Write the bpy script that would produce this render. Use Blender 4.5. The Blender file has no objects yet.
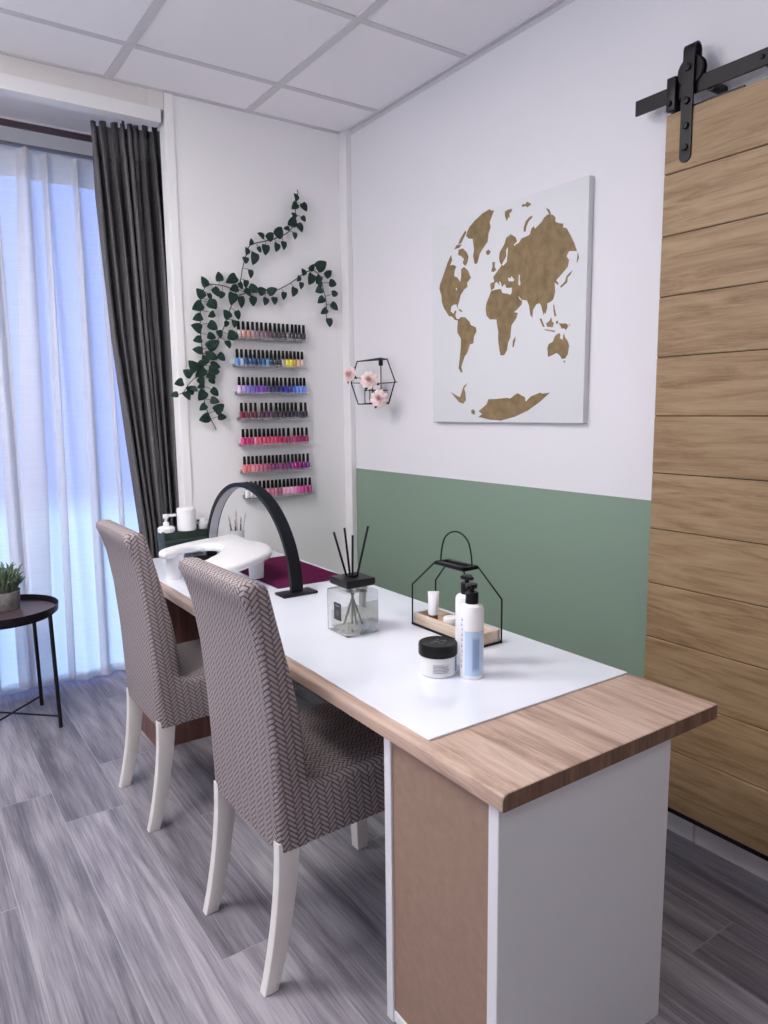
import bpy, bmesh, math, random
from mathutils import Vector, Matrix
from mathutils.geometry import tessellate_polygon
random.seed(7)
C = bpy.context.scene.collection
PI = math.pi

# ------------------------------------------------------------------ materials
def srgb(r, g, b):
    f = lambda c: (c / 255 / 12.92) if c / 255 <= .04045 else ((c / 255 + .055) / 1.055) ** 2.4
    return (f(r), f(g), f(b), 1)

def mat(name, col=(.8, .8, .8, 1), rough=.5, metal=0, spec=.5, bump=0, bscale=60, var=0, vscale=6):
    m = bpy.data.materials.new(name); m.use_nodes = True
    nt = m.node_tree; b = nt.nodes['Principled BSDF']
    b.inputs['Base Color'].default_value = col
    b.inputs['Roughness'].default_value = rough
    b.inputs['Metallic'].default_value = metal
    b.inputs['Specular IOR Level'].default_value = spec
    tc = nt.nodes.new('ShaderNodeTexCoord')
    if bump:
        n = nt.nodes.new('ShaderNodeTexNoise'); n.inputs['Scale'].default_value = bscale; n.inputs['Detail'].default_value = 4
        nt.links.new(tc.outputs['Object'], n.inputs['Vector'])
        bp = nt.nodes.new('ShaderNodeBump'); bp.inputs['Strength'].default_value = bump; bp.inputs['Distance'].default_value = .002
        nt.links.new(n.outputs['Fac'], bp.inputs['Height']); nt.links.new(bp.outputs['Normal'], b.inputs['Normal'])
    if var:
        n = nt.nodes.new('ShaderNodeTexNoise'); n.inputs['Scale'].default_value = vscale; n.inputs['Detail'].default_value = 5
        nt.links.new(tc.outputs['Object'], n.inputs['Vector'])
        r = nt.nodes.new('ShaderNodeValToRGB')
        r.color_ramp.elements[0].position = .3; r.color_ramp.elements[1].position = .7
        r.color_ramp.elements[0].color = [c * (1 - var) for c in col[:3]] + [1]
        r.color_ramp.elements[1].color = [min(1, c * (1 + var)) for c in col[:3]] + [1]
        nt.links.new(n.outputs['Fac'], r.inputs['Fac']); nt.links.new(r.outputs['Color'], b.inputs['Base Color'])
    return m

def wood(name, dark, mid, light, axis='y', stretch=14, scale=9, rough=.45, plank=False, planksway=.25, fine=.35, spec=.4, dist=1.2, ring=.05, fstretch=40, ringf=26):
    """grain running along one axis of the object"""
    m = bpy.data.materials.new(name); m.use_nodes = True
    nt = m.node_tree; L = nt.links.new; b = nt.nodes['Principled BSDF']
    b.inputs['Roughness'].default_value = rough; b.inputs['Specular IOR Level'].default_value = spec
    tc = nt.nodes.new('ShaderNodeTexCoord'); vec = tc.outputs['Object']
    if plank:
        at = nt.nodes.new('ShaderNodeAttribute'); at.attribute_name = 'plank'
        mul = nt.nodes.new('ShaderNodeVectorMath'); mul.operation = 'MULTIPLY'; mul.inputs[1].default_value = (7, 9, 5)
        L(at.outputs['Vector'], mul.inputs[0])
        ad = nt.nodes.new('ShaderNodeVectorMath'); ad.operation = 'ADD'
        L(vec, ad.inputs[0]); L(mul.outputs[0], ad.inputs[1]); vec = ad.outputs[0]
    mp = nt.nodes.new('ShaderNodeMapping')
    s = {'x': (1 / stretch, 1, 1), 'y': (1, 1 / stretch, 1), 'z': (1, 1, 1 / stretch)}[axis]
    mp.inputs['Scale'].default_value = [scale * c for c in s]
    L(vec, mp.inputs['Vector'])
    n1 = nt.nodes.new('ShaderNodeTexNoise'); n1.inputs['Scale'].default_value = 1; n1.inputs['Detail'].default_value = 7
    n1.inputs['Roughness'].default_value = .68; n1.inputs['Distortion'].default_value = dist
    L(mp.outputs[0], n1.inputs['Vector'])
    # cathedral rings: bands across the grain bent by a slow noise
    n2 = nt.nodes.new('ShaderNodeTexNoise'); n2.inputs['Scale'].default_value = .45; n2.inputs['Detail'].default_value = 2
    L(mp.outputs[0], n2.inputs['Vector'])
    k = nt.nodes.new('ShaderNodeMath'); k.operation = 'MULTIPLY'; k.inputs[1].default_value = ringf
    L(n2.outputs['Fac'], k.inputs[0])
    sn = nt.nodes.new('ShaderNodeMath'); sn.operation = 'SINE'; L(k.outputs[0], sn.inputs[0])
    mp3 = nt.nodes.new('ShaderNodeMapping'); s3 = {'x': (1 / fstretch, 1, 1), 'y': (1, 1 / fstretch, 1), 'z': (1, 1, 1 / fstretch)}[axis]
    mp3.inputs['Scale'].default_value = [220 * c for c in s3]; L(vec, mp3.inputs['Vector'])
    n3 = nt.nodes.new('ShaderNodeTexNoise'); n3.inputs['Scale'].default_value = 1; n3.inputs['Detail'].default_value = 3
    L(mp3.outputs[0], n3.inputs['Vector'])
    def madd(a, kk, c):
        x = nt.nodes.new('ShaderNodeMath'); x.operation = 'MULTIPLY_ADD'; L(a, x.inputs[0]); x.inputs[1].default_value = kk
        if isinstance(c, float): x.inputs[2].default_value = c
        else: L(c, x.inputs[2])
        return x.outputs[0]
    v = madd(sn.outputs[0], ring, n1.outputs['Fac'])
    v = madd(n3.outputs['Fac'], fine, v); v = madd(v, 1.0, -.5 * fine)
    r = nt.nodes.new('ShaderNodeValToRGB'); e = r.color_ramp.elements
    e[0].position = .30; e[0].color = dark; e[1].position = .70; e[1].color = light
    q = e.new(.5); q.color = mid
    L(v, r.inputs['Fac']); out = r.outputs['Color']
    if plank:
        sp = nt.nodes.new('ShaderNodeSeparateXYZ'); L(at.outputs['Vector'], sp.inputs[0])
        br = madd(sp.outputs[2], planksway, 1 - planksway / 2)
        hs = nt.nodes.new('ShaderNodeHueSaturation'); L(br, hs.inputs['Value']); L(out, hs.inputs['Color']); out = hs.outputs['Color']
    L(out, b.inputs['Base Color'])
    bp = nt.nodes.new('ShaderNodeBump'); bp.inputs['Strength'].default_value = .12; bp.inputs['Distance'].default_value = .001
    L(n3.outputs['Fac'], bp.inputs['Height']); L(bp.outputs['Normal'], b.inputs['Normal'])
    return m

def weave_mat(name, light, dark):
    """zig-zag knitted stretch cover: columns of slanting ribs with alternate lean (UV in metres)"""
    m = bpy.data.materials.new(name); m.use_nodes = True
    nt = m.node_tree; L = nt.links.new; b = nt.nodes['Principled BSDF']
    b.inputs['Roughness'].default_value = .9; b.inputs['Specular IOR Level'].default_value = .15
    uv = nt.nodes.new('ShaderNodeUVMap'); sp = nt.nodes.new('ShaderNodeSeparateXYZ'); L(uv.outputs[0], sp.inputs[0])
    def M(op, a, bb=None, c=None):
        x = nt.nodes.new('ShaderNodeMath'); x.operation = op
        for i, t in enumerate((a, bb, c)):
            if t is None: continue
            if isinstance(t, (int, float)): x.inputs[i].default_value = t
            else: L(t, x.inputs[i])
        return x.outputs[0]
    W, n = .0096, 3.0                                  # rib width, rib length in widths: interlocking herringbone at 45 degrees
    kk = .70711 / W
    a = M('MULTIPLY', M('ADD', sp.outputs[0], sp.outputs[1]), kk); b_ = M('MULTIPLY', M('SUBTRACT', sp.outputs[1], sp.outputs[0]), kk)
    fa, fb = M('FLOOR', a), M('FLOOR', b_)
    flat_ = M('LESS_THAN', M('FLOORED_MODULO', M('SUBTRACT', fa, fb), 2 * n), n - .001)
    al1 = M('FLOORED_MODULO', M('SUBTRACT', a, fb), 2 * n); al2 = M('SUBTRACT', M('FLOORED_MODULO', M('SUBTRACT', b_, fa), 2 * n), 1.0)
    def pick(p, q): return M('ADD', M('MULTIPLY', flat_, p), M('MULTIPLY', M('SUBTRACT', 1.0, flat_), q))
    al = pick(al1, al2); ac = pick(M('FRACT', b_), M('FRACT', a))
    de = M('MINIMUM', al, M('SUBTRACT', n, al)); ds = M('MINIMUM', ac, M('SUBTRACT', 1.0, ac))
    def smooth(x, lo, hi):
        mr = nt.nodes.new('ShaderNodeMapRange'); mr.interpolation_type = 'SMOOTHSTEP'
        L(x, mr.inputs[0]); mr.inputs[1].default_value = lo; mr.inputs[2].default_value = hi
        return mr.outputs[0]
    h = M('MULTIPLY', smooth(de, .0, .26), smooth(ds, .0, .24))
    mix = nt.nodes.new('ShaderNodeMix'); mix.data_type = 'RGBA'
    L(h, mix.inputs[0]); mix.inputs[6].default_value = dark; mix.inputs[7].default_value = light
    L(mix.outputs[2], b.inputs['Base Color'])
    bp = nt.nodes.new('ShaderNodeBump'); bp.inputs['Strength'].default_value = .8; bp.inputs['Distance'].default_value = .003
    L(h, bp.inputs['Height']); L(bp.outputs['Normal'], b.inputs['Normal'])
    return m

def clear_mat(name, tint=(1, 1, 1, 1), gloss=.06, rough=.02, milky=0.0, milkcol=(.9, .9, .9, 1)):
    """thin clear glass / acrylic: mostly transparent, reflecting more at grazing angles, optionally milky"""
    m = bpy.data.materials.new(name); m.use_nodes = True
    nt = m.node_tree; L = nt.links.new; nt.nodes.remove(nt.nodes['Principled BSDF'])
    out = nt.nodes['Material Output']
    tr = nt.nodes.new('ShaderNodeBsdfTransparent'); tr.inputs[0].default_value = tint
    gl = nt.nodes.new('ShaderNodeBsdfGlossy'); gl.inputs['Roughness'].default_value = rough
    fr = nt.nodes.new('ShaderNodeFresnel'); fr.inputs['IOR'].default_value = 1.45
    a = tr.outputs[0]
    if milky:
        df = nt.nodes.new('ShaderNodeBsdfDiffuse'); df.inputs[0].default_value = milkcol
        mx = nt.nodes.new('ShaderNodeMixShader'); mx.inputs[0].default_value = milky
        L(tr.outputs[0], mx.inputs[1]); L(df.outputs[0], mx.inputs[2]); a = mx.outputs[0]
    m2 = nt.nodes.new('ShaderNodeMixShader'); L(fr.outputs[0], m2.inputs[0]); L(a, m2.inputs[1]); L(gl.outputs[0], m2.inputs[2])
    L(m2.outputs[0], out.inputs['Surface'])
    return m

def sheer_mat(name, col, open_=.42, front=.5):
    m = bpy.data.materials.new(name); m.use_nodes = True
    nt = m.node_tree; L = nt.links.new; nt.nodes.remove(nt.nodes['Principled BSDF'])
    out = nt.nodes['Material Output']
    tr = nt.nodes.new('ShaderNodeBsdfTransparent')
    tl = nt.nodes.new('ShaderNodeBsdfTranslucent'); tl.inputs[0].default_value = col
    df = nt.nodes.new('ShaderNodeBsdfDiffuse'); df.inputs[0].default_value = col
    mx = nt.nodes.new('ShaderNodeMixShader'); mx.inputs[0].default_value = front
    L(tl.outputs[0], mx.inputs[1]); L(df.outputs[0], mx.inputs[2])
    lw = nt.nodes.new('ShaderNodeLayerWeight'); lw.inputs[0].default_value = .30     # threads close up at grazing angles
    mr = nt.nodes.new('ShaderNodeMapRange'); L(lw.outputs['Facing'], mr.inputs[0])
    mr.inputs[1].default_value = 0; mr.inputs[2].default_value = .8; mr.inputs[3].default_value = 1 - open_; mr.inputs[4].default_value = 1.0
    tc = nt.nodes.new('ShaderNodeTexCoord')
    wv = nt.nodes.new('ShaderNodeTexNoise'); wv.inputs['Scale'].default_value = 1; wv.inputs['Detail'].default_value = 2
    mp = nt.nodes.new('ShaderNodeMapping'); mp.inputs['Scale'].default_value = (6, 6, 260); L(tc.outputs['Object'], mp.inputs[0]); L(mp.outputs[0], wv.inputs[0])
    ma = nt.nodes.new('ShaderNodeMath'); ma.operation = 'MULTIPLY_ADD'; L(wv.outputs['Fac'], ma.inputs[0]); ma.inputs[1].default_value = .14; L(mr.outputs[0], ma.inputs[2])
    mb = nt.nodes.new('ShaderNodeMath'); mb.operation = 'ADD'; mb.use_clamp = True; L(ma.outputs[0], mb.inputs[0]); mb.inputs[1].default_value = -.07
    m2 = nt.nodes.new('ShaderNodeMixShader'); L(mb.outputs[0], m2.inputs[0]); L(tr.outputs[0], m2.inputs[1]); L(mx.outputs[0], m2.inputs[2])
    L(m2.outputs[0], out.inputs['Surface'])
    return m

def emit_mat(name, col, s):
    m = bpy.data.materials.new(name); m.use_nodes = True
    nt = m.node_tree; b = nt.nodes['Principled BSDF']
    b.inputs['Base Color'].default_value = (.8, .8, .8, 1)
    b.inputs['Emission Color'].default_value = col; b.inputs['Emission Strength'].default_value = s
    return m

# ------------------------------------------------------------------ mesh builder
class MB:
    def __init__(s):
        s.bm = bmesh.new(); s.mi = 0
        s.uv = None
    def _mark(s, faces):
        for f in faces: f.material_index = s.mi
    def box(s, a, b, bevel=0, seg=2, rot=None):
        a, b = Vector(a), Vector(b)
        r = bmesh.ops.create_cube(s.bm, size=1); vs = r['verts']
        d = b - a; c = (a + b) / 2
        for v in vs: v.co = Vector((v.co.x * d.x, v.co.y * d.y, v.co.z * d.z))
        fs = set(f for v in vs for f in v.link_faces)
        if bevel:
            es = set(e for v in vs for e in v.link_edges)
            r = bmesh.ops.bevel(s.bm, geom=list(es), offset=bevel, segments=seg, profile=.5, affect='EDGES')
            vs = list(set(v for f in r['faces'] for v in f.verts) | set(v for v in vs if v.is_valid))
            fs = set(f for v in vs for f in v.link_faces)
        for v in vs: v.co = (rot @ v.co if rot else v.co) + c
        s._mark(fs); return s
    def prism(s, pts, axis, lo, hi, bevel=0, seg=2, bevel_all=False):
        """polygon pts (2-D) extruded along an axis (0,1,2) from lo to hi"""
        def mk(p, t):
            l = list(p); l.insert(axis, t); return Vector(l)
        v0 = [s.bm.verts.new(mk(p, lo)) for p in pts]; v1 = [s.bm.verts.new(mk(p, hi)) for p in pts]
        fs = [s.bm.faces.new(v0[::-1]), s.bm.faces.new(v1)]
        n = len(pts)
        for i in range(n): fs.append(s.bm.faces.new((v0[i], v0[(i + 1) % n], v1[(i + 1) % n], v1[i])))
        bmesh.ops.recalc_face_normals(s.bm, faces=fs)
        if bevel:
            es = set(fs[0].edges) | set(fs[1].edges)
            if bevel_all: es |= set(e for v in v0 for e in v.link_edges)
            r = bmesh.ops.bevel(s.bm, geom=list(es), offset=bevel, segments=seg, profile=.5, affect='EDGES')
            vs = set(v for v in v0 + v1 if v.is_valid) | set(v for f in r['faces'] for v in f.verts)
            fs = set(f for v in vs for f in v.link_faces)
        s._mark(fs); return s
    def lathe(s, prof, c=(0, 0, 0), seg=24, axis='z', sq=0):
        """profile [(r,z)...] turned about an axis; sq>0 squares the section off"""
        c = Vector(c); rings = []; fs = []
        for r, z in prof:
            ring = []
            for i in range(seg):
                a = 2 * PI * (i + .5) / seg; ca, sa = math.cos(a), math.sin(a)
                k = 1
                if sq: k = 1 / (abs(ca) ** sq + abs(sa) ** sq) ** (1 / sq)
                p = Vector((r * k * ca, r * k * sa, z))
                if axis == 'x': p = Vector((p.z, p.x, p.y))
                if axis == 'y': p = Vector((p.x, p.z, p.y))
                ring.append(s.bm.verts.new(p + c))
            rings.append(ring)
        for A, B in zip(rings, rings[1:]):
            for i in range(seg): fs.append(s.bm.faces.new((A[i], A[(i + 1) % seg], B[(i + 1) % seg], B[i])))
        if prof[0][0] > 1e-6: fs.append(s.bm.faces.new(rings[0][::-1]))
        if prof[-1][0] > 1e-6: fs.append(s.bm.faces.new(rings[-1]))
        bmesh.ops.remove_doubles(s.bm, verts=[v for r in rings for v in r], dist=1e-6)
        fs = [f for f in fs if f.is_valid]
        bmesh.ops.recalc_face_normals(s.bm, faces=fs); s._mark(fs); return s
    def tube(s, pts, r, seg=8, closed=False, caps=True):
        pts = [Vector(p) for p in pts]; n = len(pts); rings = []; fs = []
        rr = r if isinstance(r, (list, tuple)) else [r] * n
        up = None
        for i, p in enumerate(pts):
            if closed: t = (pts[(i + 1) % n] - pts[i - 1]).normalized()
            else: t = (pts[min(i + 1, n - 1)] - pts[max(i - 1, 0)]).normalized()
            if up is None:
                up = Vector((0, 0, 1)) if abs(t.z) < .9 else Vector((1, 0, 0))
            x = (up - t * up.dot(t))
            if x.length < 1e-5: x = t.orthogonal()
            x.normalize(); y = t.cross(x); up = x
            k = 1
            if closed or 0 < i < n - 1:
                a = (pts[i] - pts[i - 1]).normalized(); bb = (pts[(i + 1) % n] - pts[i]).normalized()
                k = 1 / max(.6, math.sqrt(max(0, (1 + a.dot(bb)) / 2)))
            rings.append([s.bm.verts.new(p + (x * math.cos(2 * PI * j / seg) + y * math.sin(2 * PI * j / seg)) * rr[i] * k) for j in range(seg)])
        m = n if closed else n - 1
        for i in range(m):
            A, B = rings[i], rings[(i + 1) % n]
            for j in range(seg): fs.append(s.bm.faces.new((A[j], A[(j + 1) % seg], B[(j + 1) % seg], B[j])))
        if not closed and caps: fs += [s.bm.faces.new(rings[0][::-1]), s.bm.faces.new(rings[-1])]
        bmesh.ops.recalc_face_normals(s.bm, faces=fs); s._mark(fs); return s
    def sweep_rect(s, pts, w, t, side):
        """flat band: path pts, width w along 'side' vector, thickness t (inwards along the path normal)"""
        pts = [Vector(p) for p in pts]; side = Vector(side).normalized(); rings = []; fs = []
        n = len(pts)
        for i, p in enumerate(pts):
            tg = (pts[min(i + 1, n - 1)] - pts[max(i - 1, 0)]).normalized(); nn = tg.cross(side).normalized()
            rings.append([s.bm.verts.new(p + side * (w / 2 * a) + nn * (t * b_)) for a, b_ in ((-1, 0), (1, 0), (1, 1), (-1, 1))])
        for A, B in zip(rings, rings[1:]):
            for j in range(4): fs.append(s.bm.faces.new((A[j], A[(j + 1) % 4], B[(j + 1) % 4], B[j])))
        fs += [s.bm.faces.new(rings[0][::-1]), s.bm.faces.new(rings[-1])]
        bmesh.ops.recalc_face_normals(s.bm, faces=fs); s._mark(fs); return s
    def grid(s, fn, nu, nv, closed_u=False):
        vs = [[s.bm.verts.new(fn(i / nu, j / nv)) for j in range(nv + 1)] for i in range(nu + 1)]
        fs = [s.bm.faces.new((vs[i][j], vs[i + 1][j], vs[i + 1][j + 1], vs[i][j + 1])) for i in range(nu) for j in range(nv)]
        s._mark(fs); return fs
    def box_uv(s):
        lay = s.bm.loops.layers.uv.new('UVMap')
        s.bm.normal_update()
        for f in s.bm.faces:
            n = f.normal
            for l in f.loops:
                p = l.vert.co
                if abs(n.x) >= abs(n.y) and abs(n.x) >= abs(n.z) * .8: l[lay].uv = (p.y, p.z)
                elif abs(n.y) >= abs(n.z): l[lay].uv = (p.x + .1 * p.z, p.z)
                else: l[lay].uv = (p.y, p.x)
    def build(s, name, mats, parent=None, smooth=35, solid=0, origin=None):
        me = bpy.data.meshes.new(name)
        org = Vector(origin) if origin else (Vector(parent['_o']) if parent is not None and '_o' in parent else Vector((0, 0, 0)))
        if parent is None and origin:
            pass
        bmesh.ops.translate(s.bm, verts=s.bm.verts, vec=-org)
        s.bm.to_mesh(me); s.bm.free()
        for m in (mats if isinstance(mats, (list, tuple)) else [mats]): me.materials.append(m)
        if smooth is not None:
            me.shade_smooth()
            me.set_sharp_from_angle(angle=math.radians(smooth))
        o = bpy.data.objects.new(name, me); C.objects.link(o)
        if parent is not None:
            o.parent = parent
            if '_o' in o.parent: o['_o'] = list(org)
        elif origin:
            o.location = org; o['_o'] = list(org)
        if solid:
            md = o.modifiers.new('thickness', 'SOLIDIFY'); md.thickness = solid; md.offset = 0
        return o

def thing(name, loc, label, cat, group=None):
    """an Empty at the thing's base; parts are given in room coordinates"""
    o = bpy.data.objects.new(name, None); C.objects.link(o); o.location = loc; o['_o'] = list(loc)
    o.empty_display_size = .05
    o['label'] = label; o['category'] = cat
    if group: o['group'] = group
    return o
def tag(o, label, cat, group=None, kind=None):
    o['label'] = label; o['category'] = cat
    if group: o['group'] = group
    if kind: o['kind'] = kind
    return o
def struct(o, label=None):
    o['kind'] = 'structure'
    if label: o['label'] = label
    return o
def copy_tree(src, loc, label, rotz=None):
    r = src.copy(); C.objects.link(r); r.location = loc; r['label'] = label
    if rotz is not None: r.rotation_euler = (0, 0, rotz)
    def rec(a, b):
        for ch in list(a.children):
            if ch.name.startswith('_'): continue
            c = ch.copy(); C.objects.link(c); c.parent = b; rec(ch, c)
    rec(src, r); return r
def arc(cx, cy, r, a0, a1, n): return [(cx + r * math.cos(a0 + (a1 - a0) * i / n), cy + r * math.sin(a0 + (a1 - a0) * i / n)) for i in range(n + 1)]
def smooth_path(pts, n=6):
    """Catmull-Rom through the points"""
    P = [Vector(p) for p in pts]; out = []
    for i in range(len(P) - 1):
        p0, p1, p2, p3 = P[max(i - 1, 0)], P[i], P[i + 1], P[min(i + 2, len(P) - 1)]
        for k in range(n):
            t = k / n
            out.append(.5 * ((2 * p1) + (p2 - p0) * t + (2 * p0 - 5 * p1 + 4 * p2 - p3) * t * t + (3 * p1 - p0 - 3 * p2 + p3) * t ** 3))
    out.append(P[-1]); return out

IVY = {'top': {'leaves': [[-0.277,2.303,-0.302,2.328],[-0.283,2.286,-0.318,2.255],[-0.255,2.293,-0.233,2.258],[-0.288,2.224,-0.312,2.243],[-0.261,2.233,-0.243,2.21],[-0.316,2.182,-0.305,2.229],[-0.28,2.2,-0.266,2.157],[-0.324,2.17,-0.355,2.166],[-0.397,2.125,-0.366,2.173],[-0.302,2.156,-0.302,2.123],[-0.442,2.107,-0.41,2.142],[-0.456,2.115,-0.49,2.13],[-0.357,2.111,-0.356,2.072],[-0.391,2.097,-0.403,2.057],[-0.45,2.084,-0.456,2.035],[-0.491,2.07,-0.474,2.046],[-0.519,2.076,-0.527,2.103],[-0.539,2.033,-0.555,2.061],[-0.506,2.042,-0.521,1.987],[-0.55,2.019,-0.555,1.987],[-0.531,1.967,-0.532,1.928],[-0.552,1.92,-0.553,1.891],[-0.537,1.892,-0.507,1.87],[-0.588,1.906,-0.574,1.876],[-0.595,1.882,-0.638,1.869],[-0.615,1.858,-0.636,1.803],[-0.585,1.847,-0.577,1.796],[-0.561,1.88,-0.534,1.848],[-0.538,1.893,-0.494,1.874],[-0.524,1.848,-0.518,1.808],[-0.553,1.92,-0.555,1.886],[-0.638,1.747,-0.664,1.784],[-0.607,1.782,-0.593,1.744],[-0.652,1.735,-0.658,1.709],[-0.613,1.74,-0.621,1.705],[-0.692,1.693,-0.684,1.657],[-0.651,1.678,-0.598,1.665],[-0.659,1.648,-0.646,1.613],[-0.711,1.628,-0.75,1.617]],'stem': [[-0.271,2.354],[-0.266,2.34],[-0.278,2.322],[-0.282,2.289],[-0.285,2.224],[-0.317,2.164],[-0.397,2.119],[-0.508,2.083],[-0.534,2.046],[-0.559,1.973],[-0.572,1.915],[-0.596,1.865],[-0.607,1.825],[-0.625,1.795],[-0.649,1.732],[-0.684,1.664],[-0.718,1.615],[-0.749,1.567]]},'right': {'leaves': [[-0.517,1.852,-0.528,1.809],[-0.495,1.87,-0.454,1.886],[-0.453,1.851,-0.464,1.815],[-0.444,1.871,-0.402,1.894],[-0.411,1.857,-0.414,1.819],[-0.359,1.884,-0.364,1.847],[-0.303,1.909,-0.316,1.866],[-0.271,1.935,-0.274,1.902],[-0.282,1.94,-0.291,1.966],[-0.25,1.97,-0.269,1.998],[-0.21,1.977,-0.232,1.926],[-0.221,1.996,-0.201,2.025],[-0.184,2.007,-0.136,2.04],[-0.166,1.974,-0.184,1.935],[-0.171,1.95,-0.168,1.913],[-0.138,1.974,-0.103,2.004],[-0.118,1.948,-0.075,1.941],[-0.156,1.917,-0.198,1.895],[-0.106,1.894,-0.064,1.901],[-0.149,1.873,-0.189,1.843],[-0.11,1.849,-0.07,1.82],[-0.134,1.819,-0.169,1.796],[-0.127,1.778,-0.123,1.735]],'stem': [[-0.578,1.854],[-0.538,1.87],[-0.502,1.873],[-0.444,1.874],[-0.383,1.895],[-0.305,1.938],[-0.25,1.977],[-0.198,2.0],[-0.158,1.978],[-0.14,1.919],[-0.125,1.858],[-0.125,1.785],[-0.124,1.768]]},'left': {'leaves': [[-0.737,1.876,-0.759,1.919],[-0.676,1.904,-0.683,1.945],[-0.596,1.932,-0.648,1.9],[-0.758,1.825,-0.786,1.865],[-0.709,1.873,-0.681,1.834],[-0.664,1.86,-0.675,1.83],[-0.731,1.849,-0.724,1.817],[-0.762,1.803,-0.809,1.776],[-0.723,1.819,-0.7,1.782],[-0.737,1.814,-0.696,1.787],[-0.708,1.767,-0.742,1.747],[-0.767,1.748,-0.809,1.731],[-0.772,1.69,-0.823,1.707],[-0.738,1.721,-0.697,1.695],[-0.744,1.671,-0.705,1.658],[-0.773,1.652,-0.813,1.641],[-0.747,1.614,-0.694,1.646],[-0.769,1.599,-0.815,1.605],[-0.751,1.596,-0.736,1.582],[-0.745,1.585,-0.706,1.565],[-0.758,1.578,-0.777,1.533],[-0.7,1.589,-0.668,1.56],[-0.738,1.537,-0.692,1.531],[-0.748,1.516,-0.696,1.51],[-0.744,1.484,-0.718,1.459],[-0.802,1.515,-0.839,1.557],[-0.834,1.491,-0.871,1.515],[-0.764,1.525,-0.807,1.486],[-0.794,1.483,-0.769,1.453],[-0.816,1.424,-0.856,1.442],[-0.77,1.453,-0.804,1.44],[-0.768,1.426,-0.802,1.384],[-0.74,1.436,-0.706,1.404],[-0.742,1.389,-0.705,1.376],[-0.765,1.366,-0.798,1.341],[-0.728,1.336,-0.685,1.368],[-0.752,1.315,-0.801,1.299],[-0.713,1.314,-0.673,1.309],[-0.79,1.554,-0.767,1.531],[-0.739,1.573,-0.757,1.602],[-0.752,1.501,-0.718,1.481],[-0.881,1.464,-0.922,1.453],[-0.877,1.42,-0.86,1.383],[-0.911,1.411,-0.945,1.405],[-0.836,1.441,-0.816,1.422]],'stem': [[-0.59,1.872],[-0.639,1.887],[-0.676,1.891],[-0.723,1.889],[-0.748,1.859],[-0.762,1.803],[-0.768,1.731],[-0.767,1.643],[-0.762,1.555],[-0.763,1.465],[-0.765,1.375],[-0.745,1.315],[-0.716,1.254]],'sprig': [[-0.763,1.507],[-0.819,1.476],[-0.851,1.447],[-0.877,1.417],[-0.902,1.411]]}}
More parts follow.
